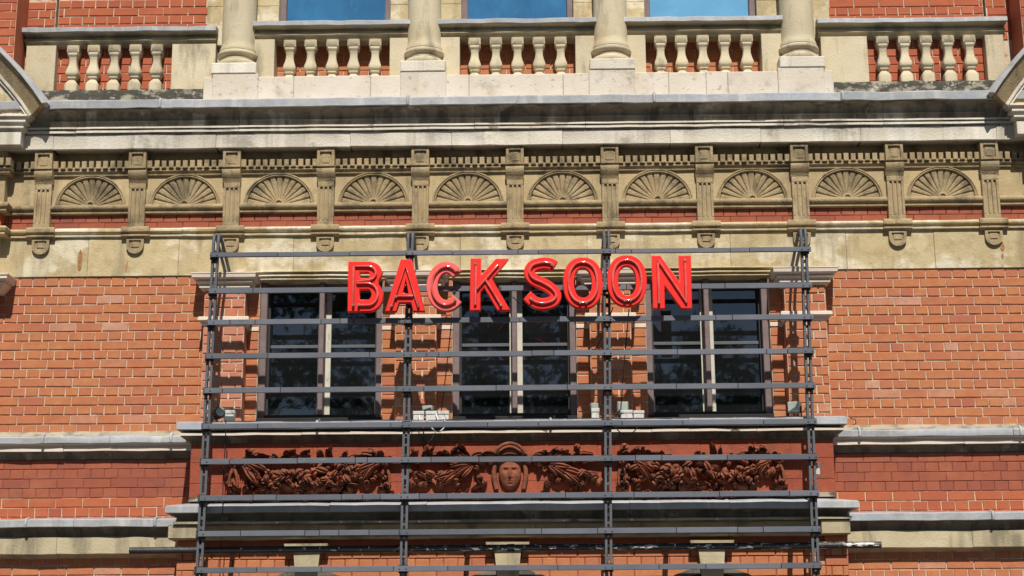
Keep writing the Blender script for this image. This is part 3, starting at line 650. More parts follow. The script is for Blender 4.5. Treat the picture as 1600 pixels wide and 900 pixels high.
# brick reveals beside each pier
for i, pc in enumerate(piers):
    for s_ in (-1, 1):
        if (i == 0 and s_ < 0) or (i == 3 and s_ > 0): continue
        a = pc + s_ * 0.172; wi = wins[i - 1] + op if s_ < 0 else wins[i] - op
        a, b_ = sorted((a, wi))
        if b_ - a > .05:
            rv = MB().box(a, b_, -0.003, 0.0, 3.62, 5.03).build('reveal', 'mortar', B)
            courses(rv, a, b_, 3.70, 11, -0.003, 'brick_orange', 'a', phase=a, st=b_ - a, joint=0.008)
            courses(rv, a, b_, 4.628, 5, -0.003, 'brick_orange', 'a', phase=a, st=b_ - a, joint=0.008)
            MB().box(a, b_, -0.016, 0.0, 4.588, 4.624, ch=.003).build('impost', 'stone_cream', rv)
for i, pc in enumerate(piers):
    p = MB().box(pc - .172, pc + .172, -0.145, 0.0, 3.60, 4.93).build('window_pier', 'mortar', B)
    p['label'] = ('leftmost', 'second', 'third', 'rightmost')[i] + ' brick pier between the windows with white capital'
    bm = 'brick_salmon' if i == 0 else 'brick_orange'
    for s_ in (-1, 1):
        a, b_ = sorted((pc + s_ * .1725, pc + s_ * .1765)); MB().box(a, b_, -0.146, 0.0, 3.60, 4.925).build('side_face', 'brick_orange', p)
    courses(p, pc - .172, pc + .172, 3.66, 12, -0.146, bm, 's', phase=pc - .172 + .0, st=0.344 if False else 0.2293, joint=0.010, co=0.0785)
    courses(p, pc - .172, pc + .172, 4.684, 3, -0.146, bm, 'h', phase=pc - .172, st=0.2293, joint=0.010, co=0.080)
    MB().run(pc - .172, pc + .172, -0.145, 0.0, [(0.096, 5.056), (0.106, 5.053), (0.106, 5.045), (0.097, 5.041), (0.102, 5.038), (0.098, 5.012), (0.088, 5.002), (0.062, 4.996), (0.062, 4.990), (0.070, 4.987), (0.070, 4.976), (0.050, 4.970), (0.038, 4.958), (0.036, 4.950), (0.044, 4.947), (0.044, 4.934), (0.026, 4.930), (0.020, 4.918), (0.006, 4.914)], True, True, jit=.0012).build('capital', 'stone_cream', p, 30)
    MB().run(pc - .172, pc + .172, -0.145, 0.0, [(0.036, 4.682), (0.044, 4.676), (0.046, 4.650), (0.034, 4.642), (0.026, 4.640), (0.026, 4.630), (0.016, 4.627), (0.016, 4.616), (0.006, 4.612), (0.004, 4.602)], True, True, jit=.001).build('impost', 'stone_cream', p, 30)
# windows
for i, c in enumerate(wins):
    wn = empty('window', parent=B); wn['label'] = ('left', 'middle', 'right')[i] + ' dark window behind the sign frame'
    y0 = 0.055
    for s_ in (-1, 1):
        a, b_ = sorted((c + s_ * (op + .002), c + s_ * (op - .056)))
        MB().box(a, b_, y0, 0.28, 3.83, 5.026, ch=.005).build('jamb', 'frame_paint', wn)
        a, b_ = sorted((c + s_ * (op - .056), c + s_ * (op - .072)))
        MB().box(a, b_, y0 + .09, 0.28, 3.86, 5.02).build('bead', 'black_metal', wn)
    MB().box(c - op + .056, c + op - .056, y0 + .06, 0.28, 4.985, 5.028).build('head', 'frame_paint', wn)
    MB().box(c - .025 + .003, c + .022, y0 - .006, 0.19, 3.87, 5.028, ch=.005).build('mullion', 'frame_paint', wn)
    MB().box(c + .020, c + .068, y0 + .135, 0.26, 3.87, 5.02, ch=.003).build('stile', 'cream_paint', wn)
    MB().box(c - .045, c - .022, y0 + .137, 0.26, 3.87, 5.02, ch=.003).build('stile', 'cream_paint' if i else 'frame_paint', wn)
    for (a, b_) in ((c - op + .072, c - .045), (c + .068, c + op - .072)):
        MB().box(a, b_, y0 + .165, y0 + .171, 4.505, 5.02).build('pane', 'glass_dark', wn)
        MB().box(a, b_, y0 + .145, y0 + .151, 3.86, 4.475).build('pane', 'glass_dark', wn)
        MB().box(a, b_, y0 + .135, y0 + .19, 4.475, 4.505, ch=.004).build('meeting_rail', 'post_paint', wn)
    MB().box(c - op, c + op, -0.02, 0.30, 3.795, 3.832, ch=.006).build('sill', 'dark_void', wn)
    MB().box(c - op + .05, c + op - .05, y0 + .01, 0.25, 3.832, 3.872, ch=.004).build('bottom_rail', 'black_metal', wn)
    MB().box(c - op, c + op, 0.34, 0.36, 3.80, 5.03).build('room_back', 'dark_void', wn)

# ------------------------------------------------------------------ sill cornice, relief panel, lower cornice
PX = 2.62
MB().box(XP - PX, XP + PX, -0.42, 0.05, 3.02, 3.60).build('bay_core', 'mortar_red', B)
string(XP - PX, XP + PX, [(0.0, 3.73), (0.088, 3.665), (0.060, 3.656), (0.052, 3.648), (0.060, 3.640), (0.078, 3.638), (0.078, 3.614), (0.060, 3.610), (0.036, 3.604), (0.020, 3.590), (0.014, 3.574), (0.016, 3.566), (0.010, 3.560), (0.0, 3.558)], 'stone_shaded', 'sill_cornice', [-1.75, -0.62, 0.25, 1.1, 1.95], yf=-0.42, yb=0.05, retl=True, retr=True, label='stone cornice under the windows')
string(XP - PX, XP + PX, [(0.03, 3.634), (0.081, 3.634), (0.081, 3.613), (0.03, 3.613)], 'stone_cream', 'sill_fillet', [-1.75, -0.62, 0.25, 1.1, 1.95], yf=-0.42, yb=0.05, retl=True, retr=True, jit=0.002)  # pale strip paints the sunlit edge of the darkened sill cornice
lp = string(XP - PX, XP + PX, [(-0.41, 3.765), (-0.38, 3.765), (0.085, 3.728), (0.104, 3.718), (0.106, 3.662), (0.092, 3.657)], 'lead', 'lead_flashing', [-1.35, 0.0, 1.4], yf=-0.42, yb=0.03, retl=True, retr=True, jit=.003, label='lead covered window ledge')
lead_rolls(lp, [-1.62, 0.28], -0.42, [(0.0, 3.74), (0.10, 3.722), (0.112, 3.69), (0.106, 3.664)])
string(XP - PX + .03, XP + PX - .03, [(0.0, 3.072), (0.165, 3.036), (0.180, 3.026), (0.181, 2.978), (0.165, 2.974)], 'lead', 'lead_flashing', [-1.5, -.72, .9, 1.7], yf=-0.42, yb=0.05, retl=True, retr=True, jit=.003, label='lead sheet on the lower cornice')
string(XP - PX + .03, XP + PX - .03, [(0.10, 3.02), (0.162, 2.976), (0.125, 2.968), (0.100, 2.950), (0.092, 2.930), (0.100, 2.918), (0.122, 2.914), (0.122, 2.893), (0.100, 2.889), (0.06, 2.886), (-0.05, 2.884)], 'stone_shaded', 'lower_cornice', [-1.8, -0.8, .1, 1.2], yf=-0.42, yb=0.05, retl=True, retr=True, label='stone cornice below the carved panel')
string(XP - PX + .03, XP + PX - .03, [(0.06, 2.9085), (0.125, 2.9085), (0.125, 2.892), (0.06, 2.892)], 'stone_olive', 'lower_fillet', [-1.8, -0.8, .1, 1.2], yf=-0.42, yb=0.05, retl=True, retr=True, jit=0.002)  # lighter strip painted for the sunlit fillet of the same stone
fr = string(XL - 2.48, XL + 2.48, [(0.0, 2.90), (0.0, 2.800), (0.012, 2.796), (0.012, 2.784), (-0.02, 2.780), (-0.1, 2.775)], 'stone_olive', 'lower_frieze', [-1.6, -.7, .15, 1.0, 1.7], yf=-0.445, yb=0.05)
for x in (-2.615, 2.612):
    MB().box(XL + x - .115, XL + x + .115, -0.525, 0.05, 2.777, 2.888, ch=.006).build('end_block', 'stone_olive', B)
lowx = 2.625
lb = MB().box(XL - lowx, XL + lowx, -0.35, 0.05, 2.10, 2.78).build('lower_wall', 'mortar_red', B)
courses(lb, XL - lowx, XL + lowx, 2.70 - 4 * CO, 4, -0.35, 'brick_orange', 'h', phase=0.03, joint=.007)
for x in (-2.615, 2.612):
    q = MB().box(XL + x - .07, XL + x + .115, -0.365, 0.0, 1.5, 2.777).build('corner_pier', 'mortar_red', B)
    courses(q, XL + x - .07, XL + x + .115, 2.777 - 5 * CO, 5, -0.365, 'brick_orange', 's', phase=XL + x - .07, st=.186, joint=.008)
for kx in (-1.695, -0.077, 1.56):
    ks = empty('keystone', (kx, 0, 0), B)
    MB().box(-.106, .106, -0.42, -0.30, 2.30, 2.672, taper=.035).build('block', 'stone_olive', ks)
    MB().run(-.12, .12, -0.42, -0.30, [(0.0, 2.742), (0.055, 2.738), (0.052, 2.716), (0.03, 2.706), (0.02, 2.69), (0.0, 2.67)], True, True).build('cap', 'stone_olive', ks, 35)
    n = 24; Ra = 0.70; zc = 2.515 - Ra - .03
    for (dr0, dr1, yy, mm) in ((0.0, 0.05, -0.39, 'stone_shaded'), (-0.05, -0.002, -0.37, 'dark_void'),):
        vs = []; fs = []
        for j in range(n + 1):
            a = math.pi * j / n
            for (r, y) in ((Ra + dr0, -.30), (Ra + dr0, yy), (Ra + dr1, yy), (Ra + dr1, -.30)): vs.append((r * math.cos(a), y, zc + r * math.sin(a)))
        for j in range(n):
            for k in range(3): fs.append((j * 4 + k, j * 4 + k + 1, j * 4 + 5 + k, j * 4 + 4 + k))
        MB().add(vs, fs).build('arch_ring', mm, ks, 35)
    MB().prism([((Ra - .04) * math.cos(math.pi * j / n), zc + (Ra - .04) * math.sin(math.pi * j / n)) for j in range(n + 1)], -0.355, -0.30).build('doorway', 'dark_void', ks)

# ------------------------------------------------------------------ carved terracotta panel
PY = -0.42
def at(px, z): return (XP + px, PY, z)
rp = empty('relief_panel', parent=B); rp['label'] = 'carved terracotta panel with a face between fruit garlands'
blocks = [(-2.62, -2.33), (-2.33, -1.62), (-1.62, -0.93), (-0.93, -0.83), (-0.83, -.08), (-.08, 0.70), (0.70, 0.84), (0.84, 1.54), (1.54, 2.27), (2.27, 2.62)]
for a, b_ in blocks:
    for (z0, z1) in ((3.075, 3.23), (3.23, 3.40), (3.40, 3.557)):
        sh = 0.07 * (z0 > 3.1 and z0 < 3.3)
        MB().box(XP + a + .0015 + sh * (a > -2.6), XP + b_ - .0015 + sh * (b_ < 2.6), PY - .004 + rng.uniform(-.001, .001), PY + .02, z0 + .0015, z1 - .0015, ch=.002).build('block', 'terracotta', rp)
MB().run(XP - 2.615, XP + 2.615, PY, PY + .02, [(0.004, 3.12), (0.02, 3.112), (0.03, 3.09), (0.05, 3.078)], jit=.002).build('base_ledge', 'stone_moss', rp, 40)
for x0, x1 in ((-2.34, -0.945), (-0.80, 0.665), (0.83, 2.25)):      # raised lip round each field
    MB().box(XP + x0, XP + x1, PY - .012, PY, 3.130, 3.142).build('lip', 'terracotta', rp)

def leaf_mesh(L=0.12, W=0.05, lobes=0, bend=0.03):
    n = 8; vs = []; fs = []
    for i in range(n + 1):
        t = i / n; wv = W * math.sin(math.pi * min(1, t * 0.93 + 0.05)) ** 0.8 * (1 + (0.25 * math.sin(t * lobes * 2 * math.pi) if lobes else 0)); y = -bend * math.sin(math.pi * t) - .006
        vs += [(t * L, y + .010, -wv), (t * L, y - .008, -wv * .45), (t * L, y + .002, 0), (t * L, y - .008, wv * .45), (t * L, y + .010, wv)]
    for i in range(n):
        for k in range(4): fs.append((i * 5 + k, i * 5 + k + 1, i * 5 + 6 + k, i * 5 + 5 + k))
    b0 = len(vs)
    for i in range(n + 1): vs += [(vs[i * 5][0], .012, vs[i * 5][2]), (vs[i * 5 + 4][0], .012, vs[i * 5 + 4][2])]
    for i in range(n): fs += [(b0 + i * 2, i * 5, (i + 1) * 5, b0 + i * 2 + 2), (i * 5 + 4, b0 + i * 2 + 1, b0 + i * 2 + 3, (i + 1) * 5 + 4)]
    return MB().add(vs, fs).mesh('leaf', 45)
LEAVES = [leaf_mesh(), leaf_mesh(0.15, 0.032, 0, 0.045), leaf_mesh(0.11, 0.045, 3, 0.035), leaf_mesh(0.20, 0.024, 0, 0.04)]
def leaf(x, z, ang, kind=0, s=1.0, lift=0.0):
    o = link('leaf', LEAVES[kind], 'terracotta_carved', rp, (XP + x, PY - lift * 1.5, z)); o.rotation_euler = (rng.uniform(-.25, .25), -math.radians(ang), rng.uniform(-.12, .12)); o.scale = (s, 1.9, s)
FRUIT = {}
def fruit(x, z, kind, s=1.0, lift=0.02):
    if kind not in FRUIT:
        m = MB()
        if kind == 'apple': m.lathe(0, 0, [(0.004, .030), (0.018, .040), (0.034, .034), (0.044, .012), (0.044, -.008), (0.036, -.030), (0.020, -.042), (0.006, -.038)], 14)
        elif kind == 'pear': m.lathe(0, 0, [(0.004, .075), (0.014, .070), (0.019, .045), (0.026, .020), (0.038, -.005), (0.040, -.025), (0.030, -.045), (0.008, -.050)], 14)
        elif kind == 'grapes':
            r = random.Random(4)
            for row, cnt in ((0, 4), (1, 4), (2, 3), (3, 2)):
                for k in range(cnt): m.ball(((k - (cnt - 1) / 2) * .026 + r.uniform(-.004, .004), -.01 - .008 * (row % 2), .04 - row * .024), .0155, .0155, .0155, 8, 5)
        elif kind == 'flower':
            for k in range(6): a = k * math.pi / 3; m.ball((.024 * math.cos(a), -.008, .024 * math.sin(a)), .017, .010, .017, 8, 5)
            m.ball((0, -.016, 0), .012, .010, .012, 8, 5)
        elif kind == 'rose':
            for q in range(4): m.tube([((.046 - q * .011) * math.cos(t * .5 + q), -.006 - q * .011, (.046 - q * .011) * math.sin(t * .5 + q)) for t in range(12)], .009, 6)
            m.ball((0, -.004, 0), .045, .03, .045, 12, 6)
        elif kind == 'pod': m.lathe(0, 0, [(0.003, .085), (0.014, .07), (0.022, .03), (0.024, -.01), (0.022, -.045), (0.012, -.07), (0.003, -.075)], 10)
        FRUIT[kind] = m.mesh('fruit', 60)
    o = link('fruit', FRUIT[kind], 'terracotta_carved', rp, (XP + x, PY - lift * 1.3, z)); o.scale = (s, s * 1.25, s); o.rotation_euler = (rng.uniform(-.3, .3), rng.uniform(-.9, .9), rng.uniform(-.5, .5)); return o
def ribbon(pts, r=0.014, r_end=None): return MB().tube([(XP + x, PY - y, z) for x, y, z in pts], r, 8, r_end).build('ribbon', 'terracotta_carved', rp, 60)
def swag(x0, x1, ztop, zlow, seed):
    r = random.Random(seed); W = x1 - x0; xc = (x0 + x1) / 2
    kinds = ['apple', 'grapes', 'rose', 'pear', 'flower', 'apple', 'pod', 'rose']
    N = 20
    for i in range(N):
        t = (i + .5) / N; x = x0 + W * t; z = ztop - (ztop - zlow) * (1 - (2 * t - 1) ** 2) ** .8
        thick = 0.35 + 0.65 * (1 - abs(2 * t - 1))
        for k in range(4):
            leaf(x + r.uniform(-.05, .05), z + r.uniform(-.085, .10) * (.35 + thick), r.uniform(0, 360), r.choice([0, 1, 2]), .75 * (.6 + .5 * thick) * r.uniform(.8, 1.2), r.uniform(.0, .012))
        for k in range(2 if thick > .6 else 1):
            fruit(x + r.uniform(-.03, .03), z + (k * 2 - 1) * .045 * thick + r.uniform(-.02, .02), r.choice(kinds), (.50 + .30 * thick) * r.uniform(.7, 1.15), r.uniform(.015, .03))
    for s_ in (-1, 1):                       # gathered ends: long leaves fanning down from the knot
        xk = xc + s_ * (W / 2 - .02)
        for a in (200, 215, 232): leaf(xk, ztop - .01, a if s_ > 0 else 540 - a, 3, r.uniform(.9, 1.25), .012)
        # ribbon loops above the knot
        for q, (dx, dz) in enumerate(((.16, .075), (.26, .05), (.10, .10))):
            ribbon([(xk, .03, ztop + .02), (xk - s_ * dx * .4, .045, ztop + dz * .9), (xk - s_ * dx * .8, .03, ztop + dz), (xk - s_ * dx, .02, ztop + dz * .4 + .01), (xk - s_ * dx * 1.25, .012, ztop + dz * .75)], .013, .007)
    # long fluttering ribbon between the ends
    ribbon([(x0 + .03 + (W - .06) * k / 16, .014 + .012 * math.sin(k * 1.3), ztop + .035 - .035 * math.sin(math.pi * k / 16) + .010 * math.sin(k * 1.7)) for k in range(17)], .012)
def pendant(x, z, seed):
    r = random.Random(seed)
    fruit(x, z + .10, 'flower', 1.1, .03)
    for s_ in (-1, 1): ribbon([(x, .03, z + .07), (x + s_ * .028, .035, z + .0), (x + s_ * .035, .03, z - .07), (x + s_ * .022, .022, z - .13)], .016, .009)
    for k in range(4): leaf(x + r.uniform(-.03, .03), z - .08 + r.uniform(-.03, .03), r.uniform(200, 340), r.choice([0, 2]), .55, .01)
swag(-2.20, -1.06, 3.405, 3.22, 1); swag(0.96, 2.12, 3.405, 3.22, 2)
for x0, x1, sd in ((-2.30, -0.98, 21), (0.86, 2.22, 22), (-0.86, -0.20, 23), (0.17, 0.66, 24)):     # low foliage scattered over each field
    r = random.Random(sd)
    for k in range(int((x1 - x0) * 60)):
        x = r.uniform(x0, x1); z = r.choice([r.uniform(3.40, 3.49), r.uniform(3.15, 3.40), r.uniform(3.15, 3.30)])
        leaf(x, z, r.uniform(0, 360), r.choice([0, 1, 2, 3]), r.uniform(.3, .6), r.uniform(-.004, .006))
    for k in range(int((x1 - x0) * 9)): fruit(r.uniform(x0, x1), r.uniform(3.16, 3.36), r.choice(['flower', 'grapes', 'rose', 'apple', 'pod']), r.uniform(.4, .65), .012)
for x, sd in ((-2.26, 3), (-1.02, 4), (0.90, 5), (2.17, 6)): pendant(x, 3.29, sd)
for s_ in (-1, 1):                           # garlands and feathers on both sides of the face
    for (a, sc_) in ((8, 1.5), (20, 1.6), (33, 1.5), (46, 1.3), (-8, 1.5), (-20, 1.4), (-33, 1.5), (-45, 1.2), (60, 1.1)):
        leaf(s_ * .30 - .012, 3.36, a if s_ > 0 else 180 - a, 3, sc_ * .72, .010)
    for (a, sc_) in ((-28, 1.7), (-38, 1.6), (-18, 1.6)): leaf(s_ * .40 - .012, 3.33, a if s_ > 0 else 180 - a, 3, sc_ * .75, .012)
    for k in range(7):
        x = s_ * (.47 + .05 * k) - .012
        fruit(x, 3.235 + .03 * math.sin(k * 2.1), ['flower', 'apple', 'rose', 'pod', 'grapes', 'apple', 'flower'][k], .75, .025); leaf(x, 3.25, 40 * k, k % 3, .7, .008)
    ribbon([(s_ * .20 - .012, .03, 3.37), (s_ * .32 - .012, .05, 3.40), (s_ * .48 - .012, .045, 3.415), (s_ * .62 - .012, .04, 3.40), (s_ * .74 - .012, .03, 3.405)], .022, .012)
    ribbon([(s_ * .46 - .012, .03, 3.40), (s_ * .52 - .012, .03, 3.45), (s_ * .60 - .012, .03, 3.47), (s_ * .68 - .012, .02, 3.455)], .014, .007)
    ribbon([(s_ * .10 - .012 + s_ * .03 * math.sin(math.pi * k / 10) ** .8 * 1.0, .02 + .02 * math.sin(math.pi * k / 10), 3.42 - .27 * k / 10) for k in range(11)], .014, .010)
    vs = [(s_ * .25 - .012 + .082 * math.cos(math.pi * k / 14), .02, 3.395 + .075 * math.sin(math.pi * k / 14)) for k in range(15)]
    ribbon(vs, .014); ribbon([(x * 1 if False else (x - (s_ * .25 - .012)) * .7 + s_ * .25 - .012, .012, 3.395 + (z - 3.395) * .7) for x, y, z in vs], .010)
# face: one continuous relief surface
def face_mesh():
    NX, NZ = 46, 60; hw, hh = 0.112, 0.150; vs = []; fs = []
    g = lambda x, z, cx, cz, sx, sz: math.exp(-((x - cx) / sx) ** 2 - ((z - cz) / sz) ** 2)
    for j in range(NZ + 1):
        v = -1 + 2 * j / NZ
        wz = math.sqrt(max(0, 1 - abs(v) ** 2.3)) * (1.0 if v > 0 else 1 - .16 * (-v) ** 1.5)
        for i in range(NX + 1):
            u = -1 + 2 * i / NX; x = u * hw * wz; z = v * hh
            h = 0.075 * math.sqrt(max(0, 1 - u * u)) ** .8 * max(0, wz) ** .6
            ax = abs(x)
            h += .030 * g(x, z, 0, -.012, .013, .030) + .016 * g(x, z, 0, -.034, .020, .012) + .012 * g(x, z, 0, .03, .010, .035)      # nose
            h -= .020 * g(ax, z, .040, .030, .022, .014); h += .011 * g(ax, z, .040, .028, .015, .008)                                  # eyes
            h += .010 * g(ax, z, .040, .056, .030, .009)                                                                                # brow
            h += .010 * g(x, z, 0, -.068, .026, .0065) + .011 * g(x, z, 0, -.084, .022, .008) - .010 * g(x, z, 0, -.0755, .030, .0035)   # lips
            h -= .005 * g(x, z, 0, -.098, .020, .006); h += .012 * g(x, z, 0, -.122, .024, .018); h += .008 * g(ax, z, .055, -.02, .025, .03)
            vs.append((x, -h, z))
    for j in range(NZ):
        for i in range(NX): a = j * (NX + 1) + i; fs.append((a, a + 1, a + NX + 2, a + NX + 1))
    return MB().add(vs, fs).mesh('face', 80)
fo = link('face', face_mesh(), 'terracotta_carved', rp, (XP - .012, PY - .015, 3.285)); fo.scale = (.82, .85, .86)
for (r0, zc, yy, th) in ((.138, 3.385, .060, .015), (.110, 3.385, .070, .012), (.082, 3.385, .080, .010)):      # headdress bands
    MB().tube([(XP - .012 + r0 * math.cos(math.pi * k / 20), PY - yy * (.45 + .55 * math.sin(math.pi * k / 20)), zc + r0 * 1.05 * math.sin(math.pi * k / 20)) for k in range(21)], th, 8).build('headdress', 'terracotta_carved', rp, 60)
MB().ball((XP - .012, PY, 3.395), .125, .06, .115, 20, 10).build('headdress', 'terracotta_carved', rp, 60)
for s_ in (-1, 1):
    MB().ball((XP - .012 + s_ * .155, PY - .04, 3.385), .030, .04, .030, 12, 8).build('ear_boss', 'terracotta_carved', rp, 60)
    MB().tube([(XP - .012 + s_ * (.118 + .012 * math.sin(k * .5)), PY - .03, 3.37 - .026 * k) for k in range(9)], .020, 8).build('veil', 'terracotta_carved', rp, 60)

# ------------------------------------------------------------------ pipe
pp = empty('iron_pipe', (0, 0, 0)); tag(pp, 'long black horizontal pipe with peeling white paint below the carved panel', 'pipe')
MB().tube([(-3.083 + 2.15 * k / 10, -0.585, 2.680) for k in range(11)], 0.027, 16).build('tube', 'pipe_black', pp, 50)
MB().tube([(-0.933 + 3.814 * k / 18, -0.585, 2.680) for k in range(19)], 0.027, 16).build('tube', 'pipe_paint', pp, 50)
for x in (-0.05, 1.9, -0.933): MB().tube([(x - .03, -0.585, 2.680), (x + .03, -0.585, 2.680)], 0.031, 16).build('coupling', 'black_metal', pp, 50)
for x in (-2.3, -0.4, 1.2, 2.2): MB().box(x - .02, x + .02, -0.57, -0.17, 2.665, 2.695).build('wall_bracket', 'black_metal', pp)

# ------------------------------------------------------------------ sign frame
SF = empty('sign_frame', (-0.05, -0.63, 0)); tag(SF, 'large grey steel ladder frame of ten rails and four posts in front of the windows', 'sign frame')
SFY = -0.63
posts = [(-2.484, -2.508), (-0.868, -0.896), (0.758, 0.722), (2.386, 2.348)]
ztop, zbot = 5.20, 2.2
def px_at(p, z): t = (5.10 - z) / (5.10 - 2.60); return p[0] + (p[1] - p[0]) * t
def slant(m, x0, x1, y0, y1, z0, z1, p):
    a, b_ = px_at(p, z0), px_at(p, z1)
    return m.add([(a + x0, y0, z0), (a + x1, y0, z0), (a + x1, y1, z0), (a + x0, y1, z0), (b_ + x0, y0, z1), (b_ + x1, y0, z1), (b_ + x1, y1, z1), (b_ + x0, y1, z1)],
                 [(0, 3, 2, 1), (4, 5, 6, 7), (0, 1, 5, 4), (1, 2, 6, 5), (2, 3, 7, 6), (3, 0, 4, 7)])
def loc0(o):                       # children are modelled in world space; the frame's empty stands at its foot
    o.matrix_parent_inverse = Matrix.Translation((0.05, 0.63, 0)); return o
RAILS = [5.085, 4.778, 4.514, 4.232, 3.949, 3.657, 3.373, 3.081, 2.799, 2.516]
for i, p in enumerate(posts):
    po = loc0(empty('post', parent=SF))
    for (a, b_) in ((-.0285, -.0095), (.0095, .0285)): slant(MB(), a, b_, -0.655, -0.610, zbot, ztop, p).build('upright', 'post_paint', po)
    z = zbot + .03; r = random.Random(i)
    while z < ztop - .05:
        h = r.choice([.03, .018, .024])
        slant(MB(), -.0093, .0093, -0.640 if r.random() < .6 else -0.650, -0.612, z, z + h, p).build('spacer', r.choice(['black_metal', 'black_metal', 'post_paint']), po)
        z += h + r.uniform(.035, .075)
    # curved arm tying the post top back to the wall
    xt = px_at(p, 5.2)
    for dx in (-.019, .019):
        pts = [(xt + dx, -0.632, 5.15), (xt + dx, -0.632, 5.22), (xt + dx, -0.622, 5.262), (xt + dx, -0.585, 5.285), (xt + dx, -0.53, 5.28), (xt + dx, -0.30, 5.18), (xt + dx, -0.10, 5.09), (xt + dx, -0.045, 5.07)]
        MB().tube(pts, 0.0135, 8).build('arm', 'post_paint', po, 50)
    MB().box(xt - .035, xt + .035, -0.05, -0.018, 5.03, 5.11, ch=.004).build('wall_plate', 'post_paint', po)
    MB().tube([(xt, -0.06, 5.08), (xt + .012, -0.062, 5.02), (xt + .006, -0.05, 4.96)], .012, 6).build('strut', 'post_paint', po)
for i, z in enumerate(RAILS):
    ra = loc0(empty('rail', parent=SF)); r = random.Random(40 + i)
    t = (5.085 - z) / 2.57
    x0, x1 = -2.518 - .006 * t, 2.436 - .048 * t
    h = 0.0215 if i else 0.019
    MB().box(x0 + .002, x1 - .002, -0.676, -0.656, z - h + .004, z + h - .004).build('core', 'black_metal', ra)
    x = x0
    while x < x1 - .001:
        ln = r.choice([r.uniform(.08, .25), r.uniform(.3, .6), r.uniform(.4, 1.1)])
        e = min(x1, x + ln)
        if x1 - e < .08: e = x1
        o = MB().box(x + .0025, e - .0025, -0.694 + r.uniform(-.001, .001), -0.674, z - h, z + h, ch=.002).build('cover', 'rail_paint', ra)
        o.location.z = r.uniform(-.0015, .0015); x = e
for p in posts:                     # clamps where each post meets a rail
    for z in RAILS:
        xx = px_at(p, z)
        loc0(MB().box(xx - .036, xx + .036, -0.668, -0.655, z - .034, z + .030).build('clamp', 'black_metal', SF))
        for dx in (-.026, .026): loc0(MB().tube([(xx + dx, -0.690, z), (xx + dx, -0.700, z)], .0065, 6).build('bolt', 'post_paint', SF))

# ------------------------------------------------------------------ neon letters
KX, KZ = 0.000953, 0.00098
def smooth(pts, n=10, closed=False):
    out = []; N = len(pts)
    for i in range(N if closed else N - 1):
        p0, p1, p2, p3 = (pts[(i + k) % N] if closed else pts[max(0, min(N - 1, i + k))] for k in (-1, 0, 1, 2))
        for j in range(n):
            t = j / n
            out.append(tuple(0.5 * (2 * p1[q] + (p2[q] - p0[q]) * t + (2 * p0[q] - 5 * p1[q] + 4 * p2[q] - p3[q]) * t * t + (3 * p1[q] - p0[q] - 3 * p2[q] + p3[q]) * t ** 3) for q in (0, 1)))
    if not closed: out.append(pts[-1])
    return out
def band(path, wd):
    """closed outline of a stroke of width wd along path"""
    L, R_ = [], []
    for i, p in enumerate(path):
        a, b_ = path[max(0, i - 1)], path[min(len(path) - 1, i + 1)]
        d = Vector((b_[0] - a[0], b_[1] - a[1])).normalized(); n = Vector((-d.y, d.x)) * wd / 2
        L.append((p[0] + n.x, p[1] + n.y)); R_.append((p[0] - n.x, p[1] - n.y))
    return L + R_[::-1]
def ell(cx, cy, rx, ry, n=48, p=2.25):
    out = []
    for k in range(n):
        a = 2 * math.pi * k / n; c, s = math.cos(a), math.sin(a)
        out.append((cx + rx * math.copysign(abs(c) ** (2 / p), c), cy + ry * math.copysign(abs(s) ** (2 / p), s)))
    return out
def arcp(cx, cy, rx, ry, a0, a1, n=24): return [(cx + rx * math.cos(math.radians(a0 + (a1 - a0) * k / n)), cy + ry * math.sin(math.radians(a0 + (a1 - a0) * k / n))) for k in range(n + 1)]
